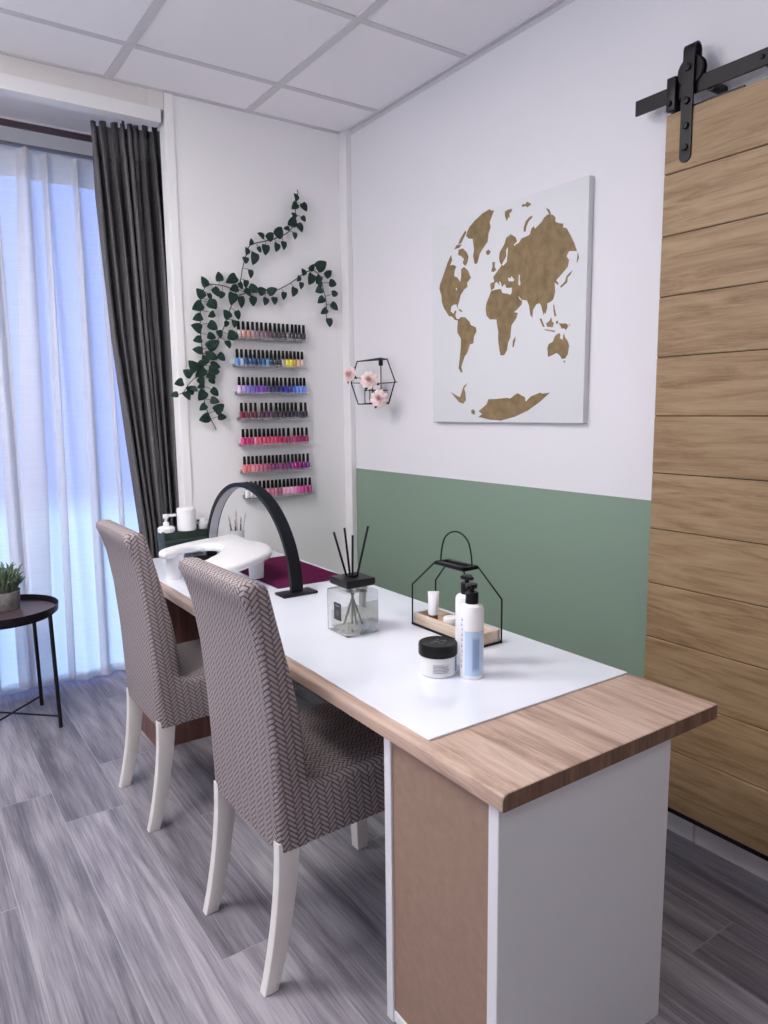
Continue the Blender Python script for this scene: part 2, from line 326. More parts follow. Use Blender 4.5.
LAND = [[[-0.84,1.945],[-0.846,1.923],[-0.834,1.905],[-0.854,1.904],[-0.872,1.894],[-0.862,1.88],[-0.859,1.86],[-0.879,1.851],[-0.895,1.832],[-0.901,1.849],[-0.901,1.879],[-0.918,1.886],[-0.942,1.868],[-0.959,1.838],[-0.938,1.823],[-0.938,1.806],[-0.919,1.799],[-0.899,1.781],[-0.889,1.755],[-0.883,1.748],[-0.881,1.73],[-0.873,1.748],[-0.855,1.749],[-0.841,1.743],[-0.837,1.725],[-0.855,1.714],[-0.863,1.725],[-0.873,1.724],[-0.867,1.706],[-0.873,1.693],[-0.891,1.687],[-0.887,1.683],[-0.863,1.689],[-0.845,1.704],[-0.826,1.708],[-0.811,1.725],[-0.792,1.746],[-0.781,1.768],[-0.778,1.795],[-0.765,1.823],[-0.768,1.838],[-0.792,1.876],[-0.817,1.918]],[[-0.883,1.731],[-0.903,1.723],[-0.911,1.714],[-0.895,1.718]],[[-0.883,1.688],[-0.903,1.696],[-0.927,1.692],[-0.952,1.673],[-0.959,1.66],[-0.99,1.647],[-0.993,1.632],[-0.978,1.611],[-0.975,1.588],[-0.955,1.585],[-0.94,1.553],[-0.924,1.541],[-0.916,1.524],[-0.904,1.501],[-0.912,1.48],[-0.9,1.479],[-0.888,1.497],[-0.892,1.525],[-0.9,1.576],[-0.901,1.612],[-0.879,1.637],[-0.878,1.658]],[[-0.886,1.956],[-0.91,1.957],[-0.934,1.938],[-0.945,1.919],[-0.938,1.898],[-0.926,1.887],[-0.91,1.902],[-0.917,1.916],[-0.901,1.929],[-0.882,1.937]],[[-0.874,1.976],[-0.906,1.973],[-0.89,1.963],[-0.858,1.962]],[[-0.925,2.021],[-0.932,2.013],[-0.902,1.978],[-0.882,1.977],[-0.894,1.995]],[[-1.077,2.062],[-1.086,2.059],[-1.074,2.04],[-1.063,2.023],[-1.068,2.004],[-1.057,1.982],[-1.053,1.955],[-1.028,1.936],[-1.01,1.92],[-0.995,1.886],[-0.98,1.886],[-0.971,1.917],[-0.976,1.94],[-0.968,1.981],[-0.945,1.987],[-0.929,2.0],[-0.937,2.016],[-0.947,2.028],[-0.979,2.046],[-1.023,2.063],[-1.063,2.07],[-1.07,2.062]],[[-1.043,1.921],[-1.057,1.926],[-1.07,1.916],[-1.061,1.906],[-1.048,1.908]],[[-1.143,2.043],[-1.16,2.046],[-1.18,2.045],[-1.177,2.035],[-1.167,2.031],[-1.169,2.015],[-1.162,2.021],[-1.154,2.007],[-1.143,2.027]],[[-1.227,2.045],[-1.237,2.049],[-1.242,2.044],[-1.253,2.052],[-1.275,2.039],[-1.256,2.032],[-1.244,2.04],[-1.231,2.038]],[[-1.28,2.0],[-1.279,1.993],[-1.261,1.982],[-1.251,1.966],[-1.249,1.953],[-1.239,1.953],[-1.239,1.969],[-1.248,1.987],[-1.263,1.997]],[[-1.079,1.877],[-1.094,1.874],[-1.092,1.858],[-1.101,1.845],[-1.087,1.84],[-1.073,1.844],[-1.08,1.86]],[[-1.115,1.887],[-1.118,1.905],[-1.142,1.929],[-1.151,1.95],[-1.175,1.958],[-1.199,1.943],[-1.207,1.928],[-1.192,1.917],[-1.215,1.92],[-1.229,1.933],[-1.252,1.935],[-1.268,1.938],[-1.277,1.957],[-1.286,1.963],[-1.293,1.953],[-1.323,1.969],[-1.335,1.981],[-1.353,1.988],[-1.374,1.982],[-1.386,1.971],[-1.386,1.956],[-1.407,1.947],[-1.421,1.944],[-1.421,1.931],[-1.436,1.926],[-1.454,1.9],[-1.471,1.871],[-1.483,1.844],[-1.449,1.85],[-1.439,1.835],[-1.45,1.821],[-1.445,1.8],[-1.417,1.779],[-1.395,1.764],[-1.406,1.753],[-1.404,1.747],[-1.389,1.758],[-1.392,1.727],[-1.387,1.711],[-1.383,1.701],[-1.372,1.696],[-1.357,1.692],[-1.357,1.676],[-1.349,1.657],[-1.342,1.664],[-1.342,1.651],[-1.333,1.674],[-1.329,1.688],[-1.32,1.698],[-1.305,1.695],[-1.29,1.677],[-1.288,1.652],[-1.277,1.662],[-1.27,1.697],[-1.26,1.714],[-1.234,1.72],[-1.215,1.738],[-1.224,1.723],[-1.237,1.715],[-1.234,1.704],[-1.208,1.686],[-1.193,1.681],[-1.184,1.715],[-1.175,1.744],[-1.182,1.751],[-1.185,1.769],[-1.154,1.773],[-1.147,1.788],[-1.131,1.779],[-1.126,1.796],[-1.116,1.802],[-1.121,1.785],[-1.105,1.801],[-1.095,1.799],[-1.091,1.78],[-1.073,1.775],[-1.068,1.8],[-1.091,1.805],[-1.084,1.821],[-1.108,1.841],[-1.129,1.857],[-1.118,1.87]],[[-1.074,1.773],[-1.099,1.774],[-1.127,1.773],[-1.134,1.757],[-1.162,1.751],[-1.174,1.746],[-1.177,1.739],[-1.19,1.7],[-1.197,1.681],[-1.215,1.677],[-1.21,1.66],[-1.184,1.635],[-1.179,1.593],[-1.168,1.575],[-1.162,1.547],[-1.148,1.531],[-1.128,1.531],[-1.119,1.562],[-1.114,1.594],[-1.115,1.618],[-1.107,1.648],[-1.104,1.665],[-1.068,1.669],[-1.049,1.685],[-1.044,1.708],[-1.049,1.732],[-1.063,1.754]],[[-1.206,1.595],[-1.205,1.581],[-1.197,1.556],[-1.19,1.557],[-1.192,1.58]],[[-1.365,1.51],[-1.361,1.541],[-1.367,1.554],[-1.385,1.56],[-1.394,1.577],[-1.405,1.585],[-1.417,1.586],[-1.42,1.577],[-1.417,1.57],[-1.429,1.563],[-1.434,1.586],[-1.441,1.57],[-1.453,1.556],[-1.459,1.541],[-1.454,1.513],[-1.443,1.5],[-1.428,1.499],[-1.419,1.511],[-1.404,1.521],[-1.386,1.515]],[[-1.434,1.492],[-1.444,1.493],[-1.44,1.484]],[[-1.41,1.621],[-1.422,1.618],[-1.445,1.616],[-1.454,1.606],[-1.443,1.594],[-1.434,1.601],[-1.425,1.6]],[[-1.397,1.627],[-1.407,1.63],[-1.409,1.622],[-1.401,1.616]],[[-1.454,1.61],[-1.462,1.612],[-1.458,1.606]],[[-1.353,1.625],[-1.368,1.632],[-1.377,1.645],[-1.38,1.629],[-1.389,1.623],[-1.384,1.609],[-1.359,1.613]],[[-1.384,1.683],[-1.389,1.685],[-1.391,1.672],[-1.399,1.647],[-1.392,1.643],[-1.386,1.663]],[[-1.322,1.644],[-1.331,1.645],[-1.347,1.614],[-1.338,1.615]],[[-1.343,1.607],[-1.396,1.596],[-1.393,1.592],[-1.351,1.602]],[[-1.486,1.842],[-1.492,1.822],[-1.484,1.804],[-1.483,1.815]],[[-1.467,1.787],[-1.457,1.773],[-1.446,1.766],[-1.444,1.75],[-1.418,1.736],[-1.413,1.741],[-1.435,1.755],[-1.44,1.771],[-1.454,1.78]],[[-1.008,1.325],[-1.027,1.335],[-1.053,1.35],[-1.064,1.37],[-1.104,1.37],[-1.168,1.373],[-1.178,1.37],[-1.189,1.373],[-1.199,1.38],[-1.219,1.389],[-1.243,1.379],[-1.257,1.374],[-1.261,1.357],[-1.287,1.376],[-1.331,1.388],[-1.341,1.384],[-1.378,1.387],[-1.332,1.356],[-1.275,1.326],[-1.209,1.303],[-1.139,1.289],[-1.134,1.288],[-1.076,1.291],[-1.008,1.302],[-1.029,1.313]],[[-0.965,1.328],[-0.977,1.333],[-0.988,1.323],[-0.985,1.31],[-0.967,1.315]],[[-0.944,1.436],[-0.922,1.415],[-0.929,1.399],[-0.933,1.368],[-0.917,1.355],[-0.893,1.36],[-0.864,1.382],[-0.839,1.404],[-0.876,1.387],[-0.897,1.381],[-0.905,1.399],[-0.919,1.425]],[[-1.34,2.013],[-1.358,2.002],[-1.366,1.986],[-1.359,1.986],[-1.352,1.997]]]
WATER = [[[-1.162,1.916],[-1.152,1.908],[-1.153,1.885],[-1.13,1.859],[-1.138,1.854],[-1.156,1.864],[-1.159,1.884]],[[-1.164,1.809],[-1.176,1.803],[-1.181,1.811],[-1.195,1.796],[-1.191,1.79],[-1.166,1.795]],[[-1.218,1.808],[-1.224,1.81],[-1.223,1.791],[-1.227,1.781],[-1.224,1.77],[-1.216,1.776],[-1.217,1.792]],[[-1.19,1.921],[-1.202,1.92],[-1.196,1.912]],[[-0.869,1.813],[-0.879,1.809],[-0.872,1.8]]]
WORLD = 1.5; EXPOSURE = 0.72
# ------------------------------------------------------------------ palette
WALL = mat('wall_paint', srgb(228, 227, 231), .65, bump=.05, bscale=90)
WALLB = mat('back_wall_paint', srgb(240, 239, 240), .6, bump=.05, bscale=70)
FRONT = mat('taupe_wall_paint', srgb(205, 200, 198), .7)
GREEN = mat('sage_green_paint', srgb(130, 152, 135), .6, bump=.05, bscale=90)
TRIMW = mat('white_trim_paint', srgb(232, 231, 232), .45)
HEADER = mat('cream_header_paint', srgb(222, 219, 217), .5)
TILE = mat('ceiling_tile', srgb(240, 238, 242), .9, bump=.25, bscale=260)
TBAR = mat('ceiling_bar', srgb(205, 203, 207), .5)
BLACK = mat('black_metal', srgb(24, 20, 27), .42, .3, .5)
BLACKS = mat('satin_black', srgb(13, 13, 15), .4, 0, .3)
CAPB = mat('bottle_cap_black', srgb(8, 8, 9), .5, 0, .15)
NAVY = mat('dark_navy_enamel', srgb(12, 15, 24), .45, 0, .25)
WHITEP = mat('white_plastic', srgb(240, 240, 242), .3, 0, .5)
WHITEM = mat('white_melamine', srgb(228, 228, 232), .35, 0, .5)
LEGP = mat('chair_leg_paint', srgb(228, 225, 222), .4, 0, .5)
HARD = mat('brown_hardboard', srgb(152, 127, 111), .7, 0, .3, bump=.12, bscale=220, var=.07, vscale=45)
GLASST = mat('white_back_painted_glass', srgb(234, 239, 250), .03, 0, .9)
MAROON = mat('maroon_cloth', srgb(92, 22, 64), .95, 0, .1, bump=.5, bscale=500, var=.2, vscale=40)
CHAR = mat('charcoal_linen', srgb(104, 103, 106), .95, 0, .08, bump=.5, bscale=420, var=.18, vscale=160)
RODM = mat('rod_dark', srgb(66, 52, 60), .4, .3)
RAILG = mat('grey_rail', srgb(120, 120, 128), .5)
CANVAS = mat('canvas_white', srgb(222, 224, 226), .8, 0, .2, bump=.25, bscale=700)
GOLD = mat('gold_print', srgb(138, 118, 86), .65, .1, .3, var=.22, vscale=30)
LEAF = mat('ivy_leaf', srgb(20, 50, 40), .5, 0, .4, var=.35, vscale=50)
STEM = mat('ivy_stem', srgb(70, 62, 58), .8)
PINK = mat('rose_pink', srgb(247, 226, 224), .75, 0, .2, var=.06, vscale=60)
PINKD = mat('rose_heart', srgb(238, 190, 192), .75, 0, .2)
LEAFD = mat('rose_leaf', srgb(40, 50, 42), .6)
ACRYL = clear_mat('clear_acrylic', (1, 1, 1, 1), milky=.06, milkcol=(.9, .9, .92, 1))
GLASS = clear_mat('clear_glass', (.95, .97, .96, 1), milky=.18, milkcol=(.92, .93, .91, 1))
LIQ = clear_mat('pale_liquid', (.90, .90, .84, 1), milky=.12, milkcol=(.88, .88, .80, 1))
TUBEG = clear_mat('thin_glass', (.95, .96, .96, 1), milky=.08)
LABELD = mat('dark_label', srgb(34, 38, 50), .5)
LABELB = mat('blue_label', srgb(190, 211, 234), .45)
INKB = mat('blue_ink', srgb(70, 100, 190), .5)
INKB2 = mat('slate_blue_ink', srgb(110, 140, 185), .5)
INKG = mat('grey_ink', srgb(130, 132, 138), .6)
INKW = mat('white_ink', srgb(210, 212, 215), .6)
CREAMW = mat('jar_body', srgb(226, 227, 226), .3)
LABELW = mat('pale_label', srgb(214, 215, 216), .5)
TRAYW = wood('caddy_wood', srgb(180, 160, 140), srgb(205, 187, 168), srgb(220, 204, 188), 'y', 10, 30, .6)
DGREEN = mat('dark_green_lacquer', srgb(44, 58, 52), .5, 0, .4)
POT = mat('grey_stone_pot', srgb(140, 138, 138), .85, bump=.6, bscale=90, var=.35, vscale=45)
SOIL = mat('soil', srgb(28, 24, 24), 1)
SUCC = mat('succulent_leaf', srgb(96, 116, 92), .6, var=.35, vscale=60)
TRAYP = mat('tray_face', srgb(86, 72, 78), .35, .1)
DOORW = wood('oak_door', srgb(130, 103, 72), srgb(155, 128, 95), srgb(169, 143, 110), 'y', 9, 30, .5, plank=True, planksway=.12, fine=.35, ring=.07, fstretch=25)
DESKW = wood('oak_worktop', srgb(146, 120, 105), srgb(186, 160, 144), srgb(206, 183, 168), 'y', 10, 19, .4, fine=.35)
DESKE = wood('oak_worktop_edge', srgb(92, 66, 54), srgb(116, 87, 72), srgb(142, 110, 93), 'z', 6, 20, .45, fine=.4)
BROWNW = wood('brown_cabinet_wood', srgb(84, 54, 48), srgb(112, 76, 68), srgb(132, 96, 86), 'z', 10, 16, .5)
FLOORW = wood('grey_vinyl_plank', srgb(98, 95, 105), srgb(133, 129, 139), srgb(164, 160, 168), 'y', 12, 13, .40, plank=True, planksway=.34, fine=.50, dist=.45, ring=.055, fstretch=34, ringf=60)
GAP = mat('plank_joint', srgb(165, 160, 168), .6)
COVER = weave_mat('taupe_knit_cover', srgb(166, 156, 157), srgb(86, 77, 80))
CHROME = mat('chrome', (.75, .75, .77, 1), .18, 1)
DIFFUSER = mat('frosted_light_strip', srgb(178, 178, 186), .6)
SHEER = sheer_mat('sheer_voile', (.86, .87, .90, 1))
SHEERD = sheer_mat('sheer_voile_double', (.90, .89, .90, 1), .06, .72)
SHEERF = sheer_mat('sheer_voile_fold', (.90, .89, .90, 1), .30, .58)
ACRYLW = clear_mat('acrylic_edge', (1, 1, 1, 1), milky=.16, milkcol=(.92, .92, .93, 1))
PANE = clear_mat('window_glass', (.97, .98, 1, 1))
LAMPF = emit_mat('panel_light', (1, .955, .915, 1), 17.0)
LAMPD = emit_mat('dim_panel_light', (1, .955, .915, 1), 4.5)
FILLGLOBE = emit_mat('fill_globe', (1, .955, .915, 1), 22.0)  # glow of the added fill pendant

H = 2.654
X0, Y0 = -3.6, -4.6          # far walls behind / beside the camera
# ------------------------------------------------------------------ floor: planks along y
m = MB(); lay = m.bm.loops.layers.float_color.new('plank')
PW, PL = .19, 1.22
joints = {-1: -.73, 0: -1.60, -2: -.50, -3: -1.09, 5: -2.25, 1: -.95, 2: -2.0, 6: -1.5}
k0, k1 = math.floor((X0 + 1.39) / PW) - 1, 8
shade = {(-1, 1): .2, (-1, 2): .62, (0, 1): .15, (0, 0): .75, (0, 2): .25, (-2, 1): .5, (5, 0): .1, (5, 1): .8}
for k in range(k0, k1):
    xa, xb = -1.39 + k * PW, -1.39 + (k + 1) * PW
    xa, xb = max(xa, X0 - .1), min(xb, .1)
    if xb <= xa: continue
    j = joints.get(k, random.uniform(-2, 0))
    y = j - PL * math.ceil((j - (Y0 - .2)) / PL)
    while y < .655:
        ya, yb = max(y, Y0 - .1), min(y + PL, .655)
        if yb > ya:
            g = .0011
            vs = [m.bm.verts.new(p) for p in ((xa + g, ya + g, 0), (xb - g, ya + g, 0), (xb - g, yb - g, 0), (xa + g, yb - g, 0))]
            f = m.bm.faces.new(vs); f.material_index = 0
            idx = round((y + PL / 2 - j) / PL + .5)          # 0: the plank just before the joint, 1: just after it
            c = (random.random(), random.random(), shade.get((k, idx), random.random()), 1)
            for l in f.loops: l[lay] = c
        y += PL
m.mi = 1; m.box((X0 - .1, Y0 - .1, -.05), (.1, .655, -.0008))
fl = struct(m.build('floor', [FLOORW, GAP], smooth=None))

# ------------------------------------------------------------------ shell
m = MB(); m.box((0, Y0 - .1, 1.043), (.1, .9, H + .1)); m.mi = 1; m.box((0, Y0 - .1, 0), (.1, .9, 1.043))
struct(m.build('wall_right', [WALL, GREEN], smooth=None))
m = MB(); m.box((-.876, 0, 0), (-.02, .07, H)); m.box((-.80, .07, 0), (0, .12, H)); m.box((-.02, 0, 0), (0, .07, H))
struct(m.build('wall_back', WALLB, smooth=None))
m = MB(); m.box((-.80, .12, 0), (-.02, .9, H)); struct(m.build('wall_reveal', WALLB, smooth=None))
WY0, WY1, WZ0, WZ1 = -3.3, -.9, 1.45, 2.35
m = MB(); m.box((X0 - .1, Y0 - .1, 0), (X0, WY0, H)); m.box((X0 - .1, WY1, 0), (X0, .9, H)); m.box((X0 - .1, WY0, 0), (X0, WY1, WZ0)); m.box((X0 - .1, WY0, WZ1), (X0, WY1, H)); struct(m.build('wall_left', WALL, smooth=None))
m = MB()
for yy in (WY0 + .03, (WY0 + WY1) / 2, WY1 - .03): m.box((X0 - .075, yy - .03, WZ0), (X0 - .02, yy + .03, WZ1), .004)
m.box((X0 - .075, WY0, WZ0), (X0 - .02, WY1, WZ0 + .06), .004); m.box((X0 - .075, WY0, WZ1 - .06), (X0 - .02, WY1, WZ1), .004)
w2 = struct(m.build('added_window', WHITEM, smooth=None))  # unseen window, added to bring in more daylight from the left
m = MB(); m.box((X0 - .052, WY0 + .05, WZ0 + .05), (X0 - .046, WY1 - .05, WZ1 - .05)); m.build('pane', PANE, w2, smooth=None)
m = MB(); m.box((X0 - .1, Y0 - .1, 0), (.1, Y0, H)); struct(m.build('wall_front', FRONT, smooth=None))
# header over the window recess
m = MB(); m.box((X0, 0, 2.578), (-.878, .06, H)); m.mi = 1; m.box((X0, -.008, 2.526), (-.893, .06, 2.580), .002); m.mi = 0; m.box((-.945, -.006, 2.578), (-.878, 0, H - .002), .002)
struct(m.build('beam', [HEADER, TRIMW], smooth=None))
m = MB(); m.box((X0, .64, 2.545), (-.80, .9, H)); struct(m.build('wall_lintel', TRIMW, smooth=None))
# ceiling with its exposed grid
m = MB(); m.box((X0 - .1, Y0 - .1, H), (.1, .9, H + .1)); struct(m.build('ceiling', TILE, smooth=None))
m = MB()
gx = [-.499 - .6 * i for i in range(6)]; gy = [-.318 - .597 * i for i in range(8)]
for x in gx: m.box((x - .017, Y0, H - .004), (x + .017, 0, H + .001))
for y in gy: m.box((X0, y - .0125, H - .0045), (0, y + .0125, H + .0005))
struct(m.build('trim_1', TBAR, smooth=None), 'grey exposed bars of the tiled ceiling')
m = MB(); m.box((-.022, Y0, H - .006), (0, -.07, H)); m.box((-.002, Y0, H - .022), (0, -.07, H))
m.box((-.876, -.018, H - .006), (-.03, 0, H)); m.box((X0, -.014, H - .006), (-.876, 0, H))
struct(m.build('trim_2', TBAR, smooth=None), 'grey edge angle where the ceiling meets the walls')
# boxed corner strip
m = MB(); m.box((-.03, -.066, 0), (0, 0, H - .004), .003); struct(m.build('trim_3', TRIMW, smooth=None))
m = MB(); m.box((-.876, -.006, 0), (-.838, 0, H - .004), .002); struct(m.build('trim_4', WALLB, smooth=None))
# baseboards
m = MB(); m.box((-.015, -1.988, 0), (0, -.066, .098), .003); m.box((-.015, Y0, 0), (0, -1.991, .098), .003)
struct(m.build('baseboard_right', TRIMW, smooth=None))
m = MB(); m.box((-.84, -.012, 0), (-.03, 0, .08), .003); struct(m.build('baseboard_back', TRIMW, smooth=None))
m = MB(); m.box((X0, Y0, 0), (X0 + .012, .5, .08), .003); struct(m.build('baseboard_left', TRIMW, smooth=None))
# French window behind the voile
m = MB()
for x in (-.835, -1.93, -2.96, X0 + .04): m.box((x - .035, .65, .0), (x + .035, .71, 2.548), .004)
m.box((X0, .656, -.05), (-.80, .705, -.006), .004); m.box((X0, .655, 2.49), (-.80, .705, 2.548), .004)
w = struct(m.build('window_1', WHITEM, smooth=None))
m = MB()
for a, b in ((-1.895, -.87), (-2.925, -1.965), (X0 + .075, -2.995)): m.box((a, .677, -.01), (b, .683, 2.495))
m.build('pane', PANE, w, smooth=None)

# ------------------------------------------------------------------ ceiling lamps (recessed panels in the grid, above the frame)
for i, (cx, cy) in enumerate(((-2.599, -.6135), (-1.999, -1.2105), (-1.399, -3.5985))):
    t = thing('ceiling_light', (cx, cy, H), ('square recessed panel light in the ceiling towards the curtained window', 'square recessed panel light in the ceiling nearest the picture wall', 'dimmer square recessed panel light in the ceiling at the far end from the curtained window')[i], 'ceiling light', 'panel lights in the ceiling grid')
    m = MB()
    for a in (-1, 1):
        m.box((cx + a * .288 - .01, cy - .298, H - .012), (cx + a * .288 + .01, cy + .298, H - .001)); m.box((cx - .298, cy + a * .288 - .01, H - .012), (cx + .298, cy + a * .288 + .01, H - .001))
    m.build('frame', WHITEP, t, smooth=None)
    m = MB(); m.box((cx - .28, cy - .28, H - .008), (cx + .28, cy + .28, H - .002)); m.build('diffuser', LAMPF if i < 2 else LAMPD, t, smooth=None)

gl = (-2.55, -1.75, 1.98)  # unseen pendant, added as soft fill for the recess and ceiling
t = thing('fill_pendant', (gl[0], gl[1], H), 'added round opal fill light, unseen, hanging over the open floor', 'lamp')
m = MB(); m.lathe([(.0001, H - .03), (.05, H - .028), (.055, H)], (gl[0], gl[1], 0), 24); m.build('canopy', BLACK, t)
m = MB(); m.tube([(gl[0], gl[1], gl[2] + .165), (gl[0], gl[1], H - .025)], .003, 8); m.build('cord', BLACK, t)
m = MB(); m.lathe([(.03, gl[2] + .155), (.03, gl[2] + .185), (.0001, gl[2] + .19)], (gl[0], gl[1], 0), 20); m.build('cap', BLACK, t)
m = MB(); m.lathe([(max(.0001, .16 * math.sin(PI * i / 20)), gl[2] - .16 * math.cos(PI * i / 20)) for i in range(21)], (gl[0], gl[1], 0), 32); m.build('globe', FILLGLOBE, t)

# ------------------------------------------------------------------ sliding barn door
DX = -.075
d = bpy.data.objects.new('door_1', None); C.objects.link(d); d.location = (DX, -1.833, .112); d['_o'] = [DX, -1.833, .112]; d['kind'] = 'structure'
d['label'] = 'oak plank sliding door hanging from the black wall rail'; d['category'] = 'door'
m = MB(); lay = m.bm.loops.layers.float_color.new('plank')
z = .112; seams = [.298, .466, .634, .803, .97, 1.138, 1.306, 1.476, 1.646, 1.813, 1.98, 2.14]
for zz in seams:
    n0 = len(m.bm.faces)
    m.box((DX, -2.83, z + .001), (-.037, -1.833, zz - .001), .0022, 1)
    m.bm.faces.ensure_lookup_table()
    c = (random.random(), random.random(), random.random(), 1)
    for f in m.bm.faces[n0:]:
        for l in f.loops: l[lay] = c
    z = zz
m.mi = 1; m.box((-.071, -2.829, .113), (-.041, -1.834, 2.139))
m.build('door_panel', [DOORW, BLACK], d, smooth=None)
m = MB(); m.box((-.072, -2.83, .098), (-.04, -1.834, .113)); m.build('bottom_strip', BLACK, d, smooth=None)
m = MB(); m.box((-.07, -2.053, 2.14), (-.045, -1.905, 2.1455)); m.build('top_plate', BLACK, d, smooth=None)
# hanger strap that loops over the wheel
sy = -1.899; sw = .034
hg = MB(); cz = 2.286
path = [(DX - .0005, sy, 2.015)] + [(DX - .0005, sy, 2.015 + (cz - 2.015) * i / 8) for i in range(1, 9)]
cxm = DX + .012
path += [(cxm - .0125 * math.cos(a), sy, cz + .014 * math.sin(a)) for a in [PI * i / 14 for i in range(1, 15)]]
path += [(cxm + .0125, sy, cz - .02), (cxm + .0125, sy, cz - .07)]
hg.sweep_rect(path, sw, .005, (0, 1, 0))
hg.lathe([(.0001, -.0055), (sw / 2, -.0055), (sw / 2, -.0005), (.0001, -.0005)], (DX, sy, 2.015), 20, 'x')
hanger = hg.build('hanger', BLACK, d, smooth=30)
m = MB(); m.lathe([(.0001, -.0095), (.037, -.0095), (.0395, -.0075), (.038, -.0055), (.0185, -.0045), (.0185, .0045), (.038, .0055), (.0395, .0075), (.037, .0095), (.0001, .0095)], (-.0625, sy, 2.2345), 36, 'x'); m.build('wheel', BLACKS, hanger, smooth=30)
for zz in (2.241, 2.156, 2.092, 2.037):
    m = MB(); m.lathe([(.0001, -.013), (.0075, -.0125), (.0095, -.0105), (.0095, -.005), (.0001, -.005)], (DX, sy, zz), 14, 'x'); m.build('bolt', BLACKS, hanger, smooth=30)
# wall rail
t = thing('sliding_door_rail', (-.06, -2.3, 2.19), 'black flat steel rail fixed to the white wall above the oak door', 'rail')
m = MB(); m.box((-.066, -3.75, 2.174), (-.059, -1.722, 2.2155), .001, 1); m.build('rail_bar', BLACK, t, smooth=None)
for yy in (-1.955, -2.095, -2.75, -3.4):
    m = MB(); m.lathe([(.013, -.0595), (.013, 0.001)], (0, yy, 2.180 if yy == -1.955 else 2.195), 16, 'x'); m.build('spacer', BLACK, t, smooth=30)
    if yy != -1.955:
        m = MB(); m.lathe([(.0001, -.006), (.005, -.0055), (.006, -.004), (.006, 0)], (-.066, yy, 2.197), 14, 'x'); m.build('bolt', BLACKS, t, smooth=30)
m = MB(); m.box((-.081, -1.862, 2.146), (-.064, -1.834, 2.234), .003); m.box((-.0565, -1.862, 2.146), (-.05, -1.834, 2.24), .002)
st = m.build('stopper', BLACK, t, smooth=30)
m = MB(); m.lathe([(.0001, -.008), (.006, -.0075), (.008, -.005), (.008, 0)], (-.081, -1.8455, 2.166), 14, 'x'); m.build('bolt', BLACKS, st, smooth=30)

# ------------------------------------------------------------------ canvas print
t = thing('canvas_print', (-.02, -1.13, 1.281), 'square white stretched canvas with a gold globe of continents, hung on the white wall', 'picture')
CX = -.025; ya, yb, za, zb = -1.526, -.722, 1.281, 2.071
m = MB(); m.box((CX, ya, za), (-.001, yb, zb), .0025, 2); m.build('canvas', CANVAS, t, smooth=30)
m = MB()
def flat(m, polys, x):
    for poly in polys:
        v = [m.bm.verts.new((x, p[0], p[1])) for p in poly]
        for tri in tessellate_polygon([[Vector((p[0], p[1], 0)) for p in poly]]):
            try:
                f = m.bm.faces.new([v[i] for i in tri]); f.material_index = m.mi
            except ValueError: pass
flat(m, LAND, CX - .0004); m.mi = 1; flat(m, WATER, CX - .0007)
bmesh.ops.recalc_face_normals(m.bm, faces=m.bm.faces[:])
for f in m.bm.faces:
    f.normal_update()
    if f.normal.x > 0: f.normal_flip()
m.build('globe_print', [GOLD, CANVAS], t, smooth=None)['label'] = 'gold painted continents'
# ------------------------------------------------------------------ curtains in the recess
RY, RZ = .20, 2.479
t = thing('curtain_rod', (-2.2, RY, RZ), 'dark brown round curtain rod across the window recess', 'curtain rod')
m = MB(); m.tube([(X0 + .002, RY, RZ), (-.801, RY, RZ)], .0135, 14); m.build('rod', RODM, t)
for bx_ in (-.99, -3.4):
    m = MB(); m.tube([(bx_, RY, RZ), (bx_, RY, H)], .006, 8); m.lathe([(.022, H - .004), (.022, H)], (bx_, RY, 0), 16); m.build('bracket', RODM, t)
t = tag(MB().box((X0, .575, 2.520), (-.801, .60, 2.532), .002).build('curtain_track', RAILG, smooth=None, origin=(-2.2, .58, 2.520)), 'grey curtain track the sheer voiles hang from', 'curtain track')

def lerp(a, b, t): return a + (b - a) * t
def interp(tab, z):
    for (z0, a), (z1, b) in zip(tab, tab[1:]):
        if z0 >= z >= z1: return lerp(a, b, (z0 - z) / (z0 - z1))
    return tab[-1][1] if z < tab[-1][0] else tab[0][1]
# charcoal curtain: deep folds, swept a little to the wall as it falls
left = [(2.56, -1.146), (2.26, -1.118), (1.66, -1.090), (1.2, -1.050), (.78, -1.012), (.02, -.990)]
right = [(2.56, -.850), (2.2, -.832), (1.66, -.822), (.8, -.826), (.02, -.826)]
nf = 8.5
rnd = [random.uniform(-1, 1) for _ in range(60)]
def dark(u, v):
    z = lerp(2.512 + .03 * u, .012, v); xa, xb = interp(left, z), interp(right, z)
    uu = u + .012 * math.sin(9 * u + 3 * v)
    ph = 2 * PI * nf * (uu + .02 * math.sin(2 * PI * 1.7 * uu + 1.0) + .008 * math.sin(7 * v + 12 * uu))
    ph += 2.4
    amp = .052 + .020 * math.sin(5 * u * PI + 1) - .008 * v
    if v < .04: amp *= .8
    top = max(0, 1 - v / .10); amp *= 1 - .5 * top
    y = .200 - .062 * top + amp * math.sin(ph) * (1 + .12 * math.sin(2.2 * ph + 5 * v)) + .006 * math.sin(31 * u + 9 * v)
    if v < .07 and u < .5:
        pass
    x = lerp(xa, xb, u) + .011 * math.sin(2 * ph + .6)
    zz = z
    if v == 0: zz += .012 * math.sin(ph * 1.0 + 1) + .010
    if v == 1: zz = .012
    return Vector((x, min(y, .30), zz))
t = thing('dark_curtain', (-.96, .20, .0), 'charcoal linen curtain gathered at the wall end of the rod', 'curtain')
m = MB(); m.grid(dark, 260, 60); m.build('drape', CHAR, t, smooth=80, solid=.003)
m = MB(); m.grid(lambda u, v: dark(u, lerp(.005, .050, v)) + Vector((0, -.0035, 0)), 260, 3); m.build('heading', CHAR, t, smooth=80, solid=.002)

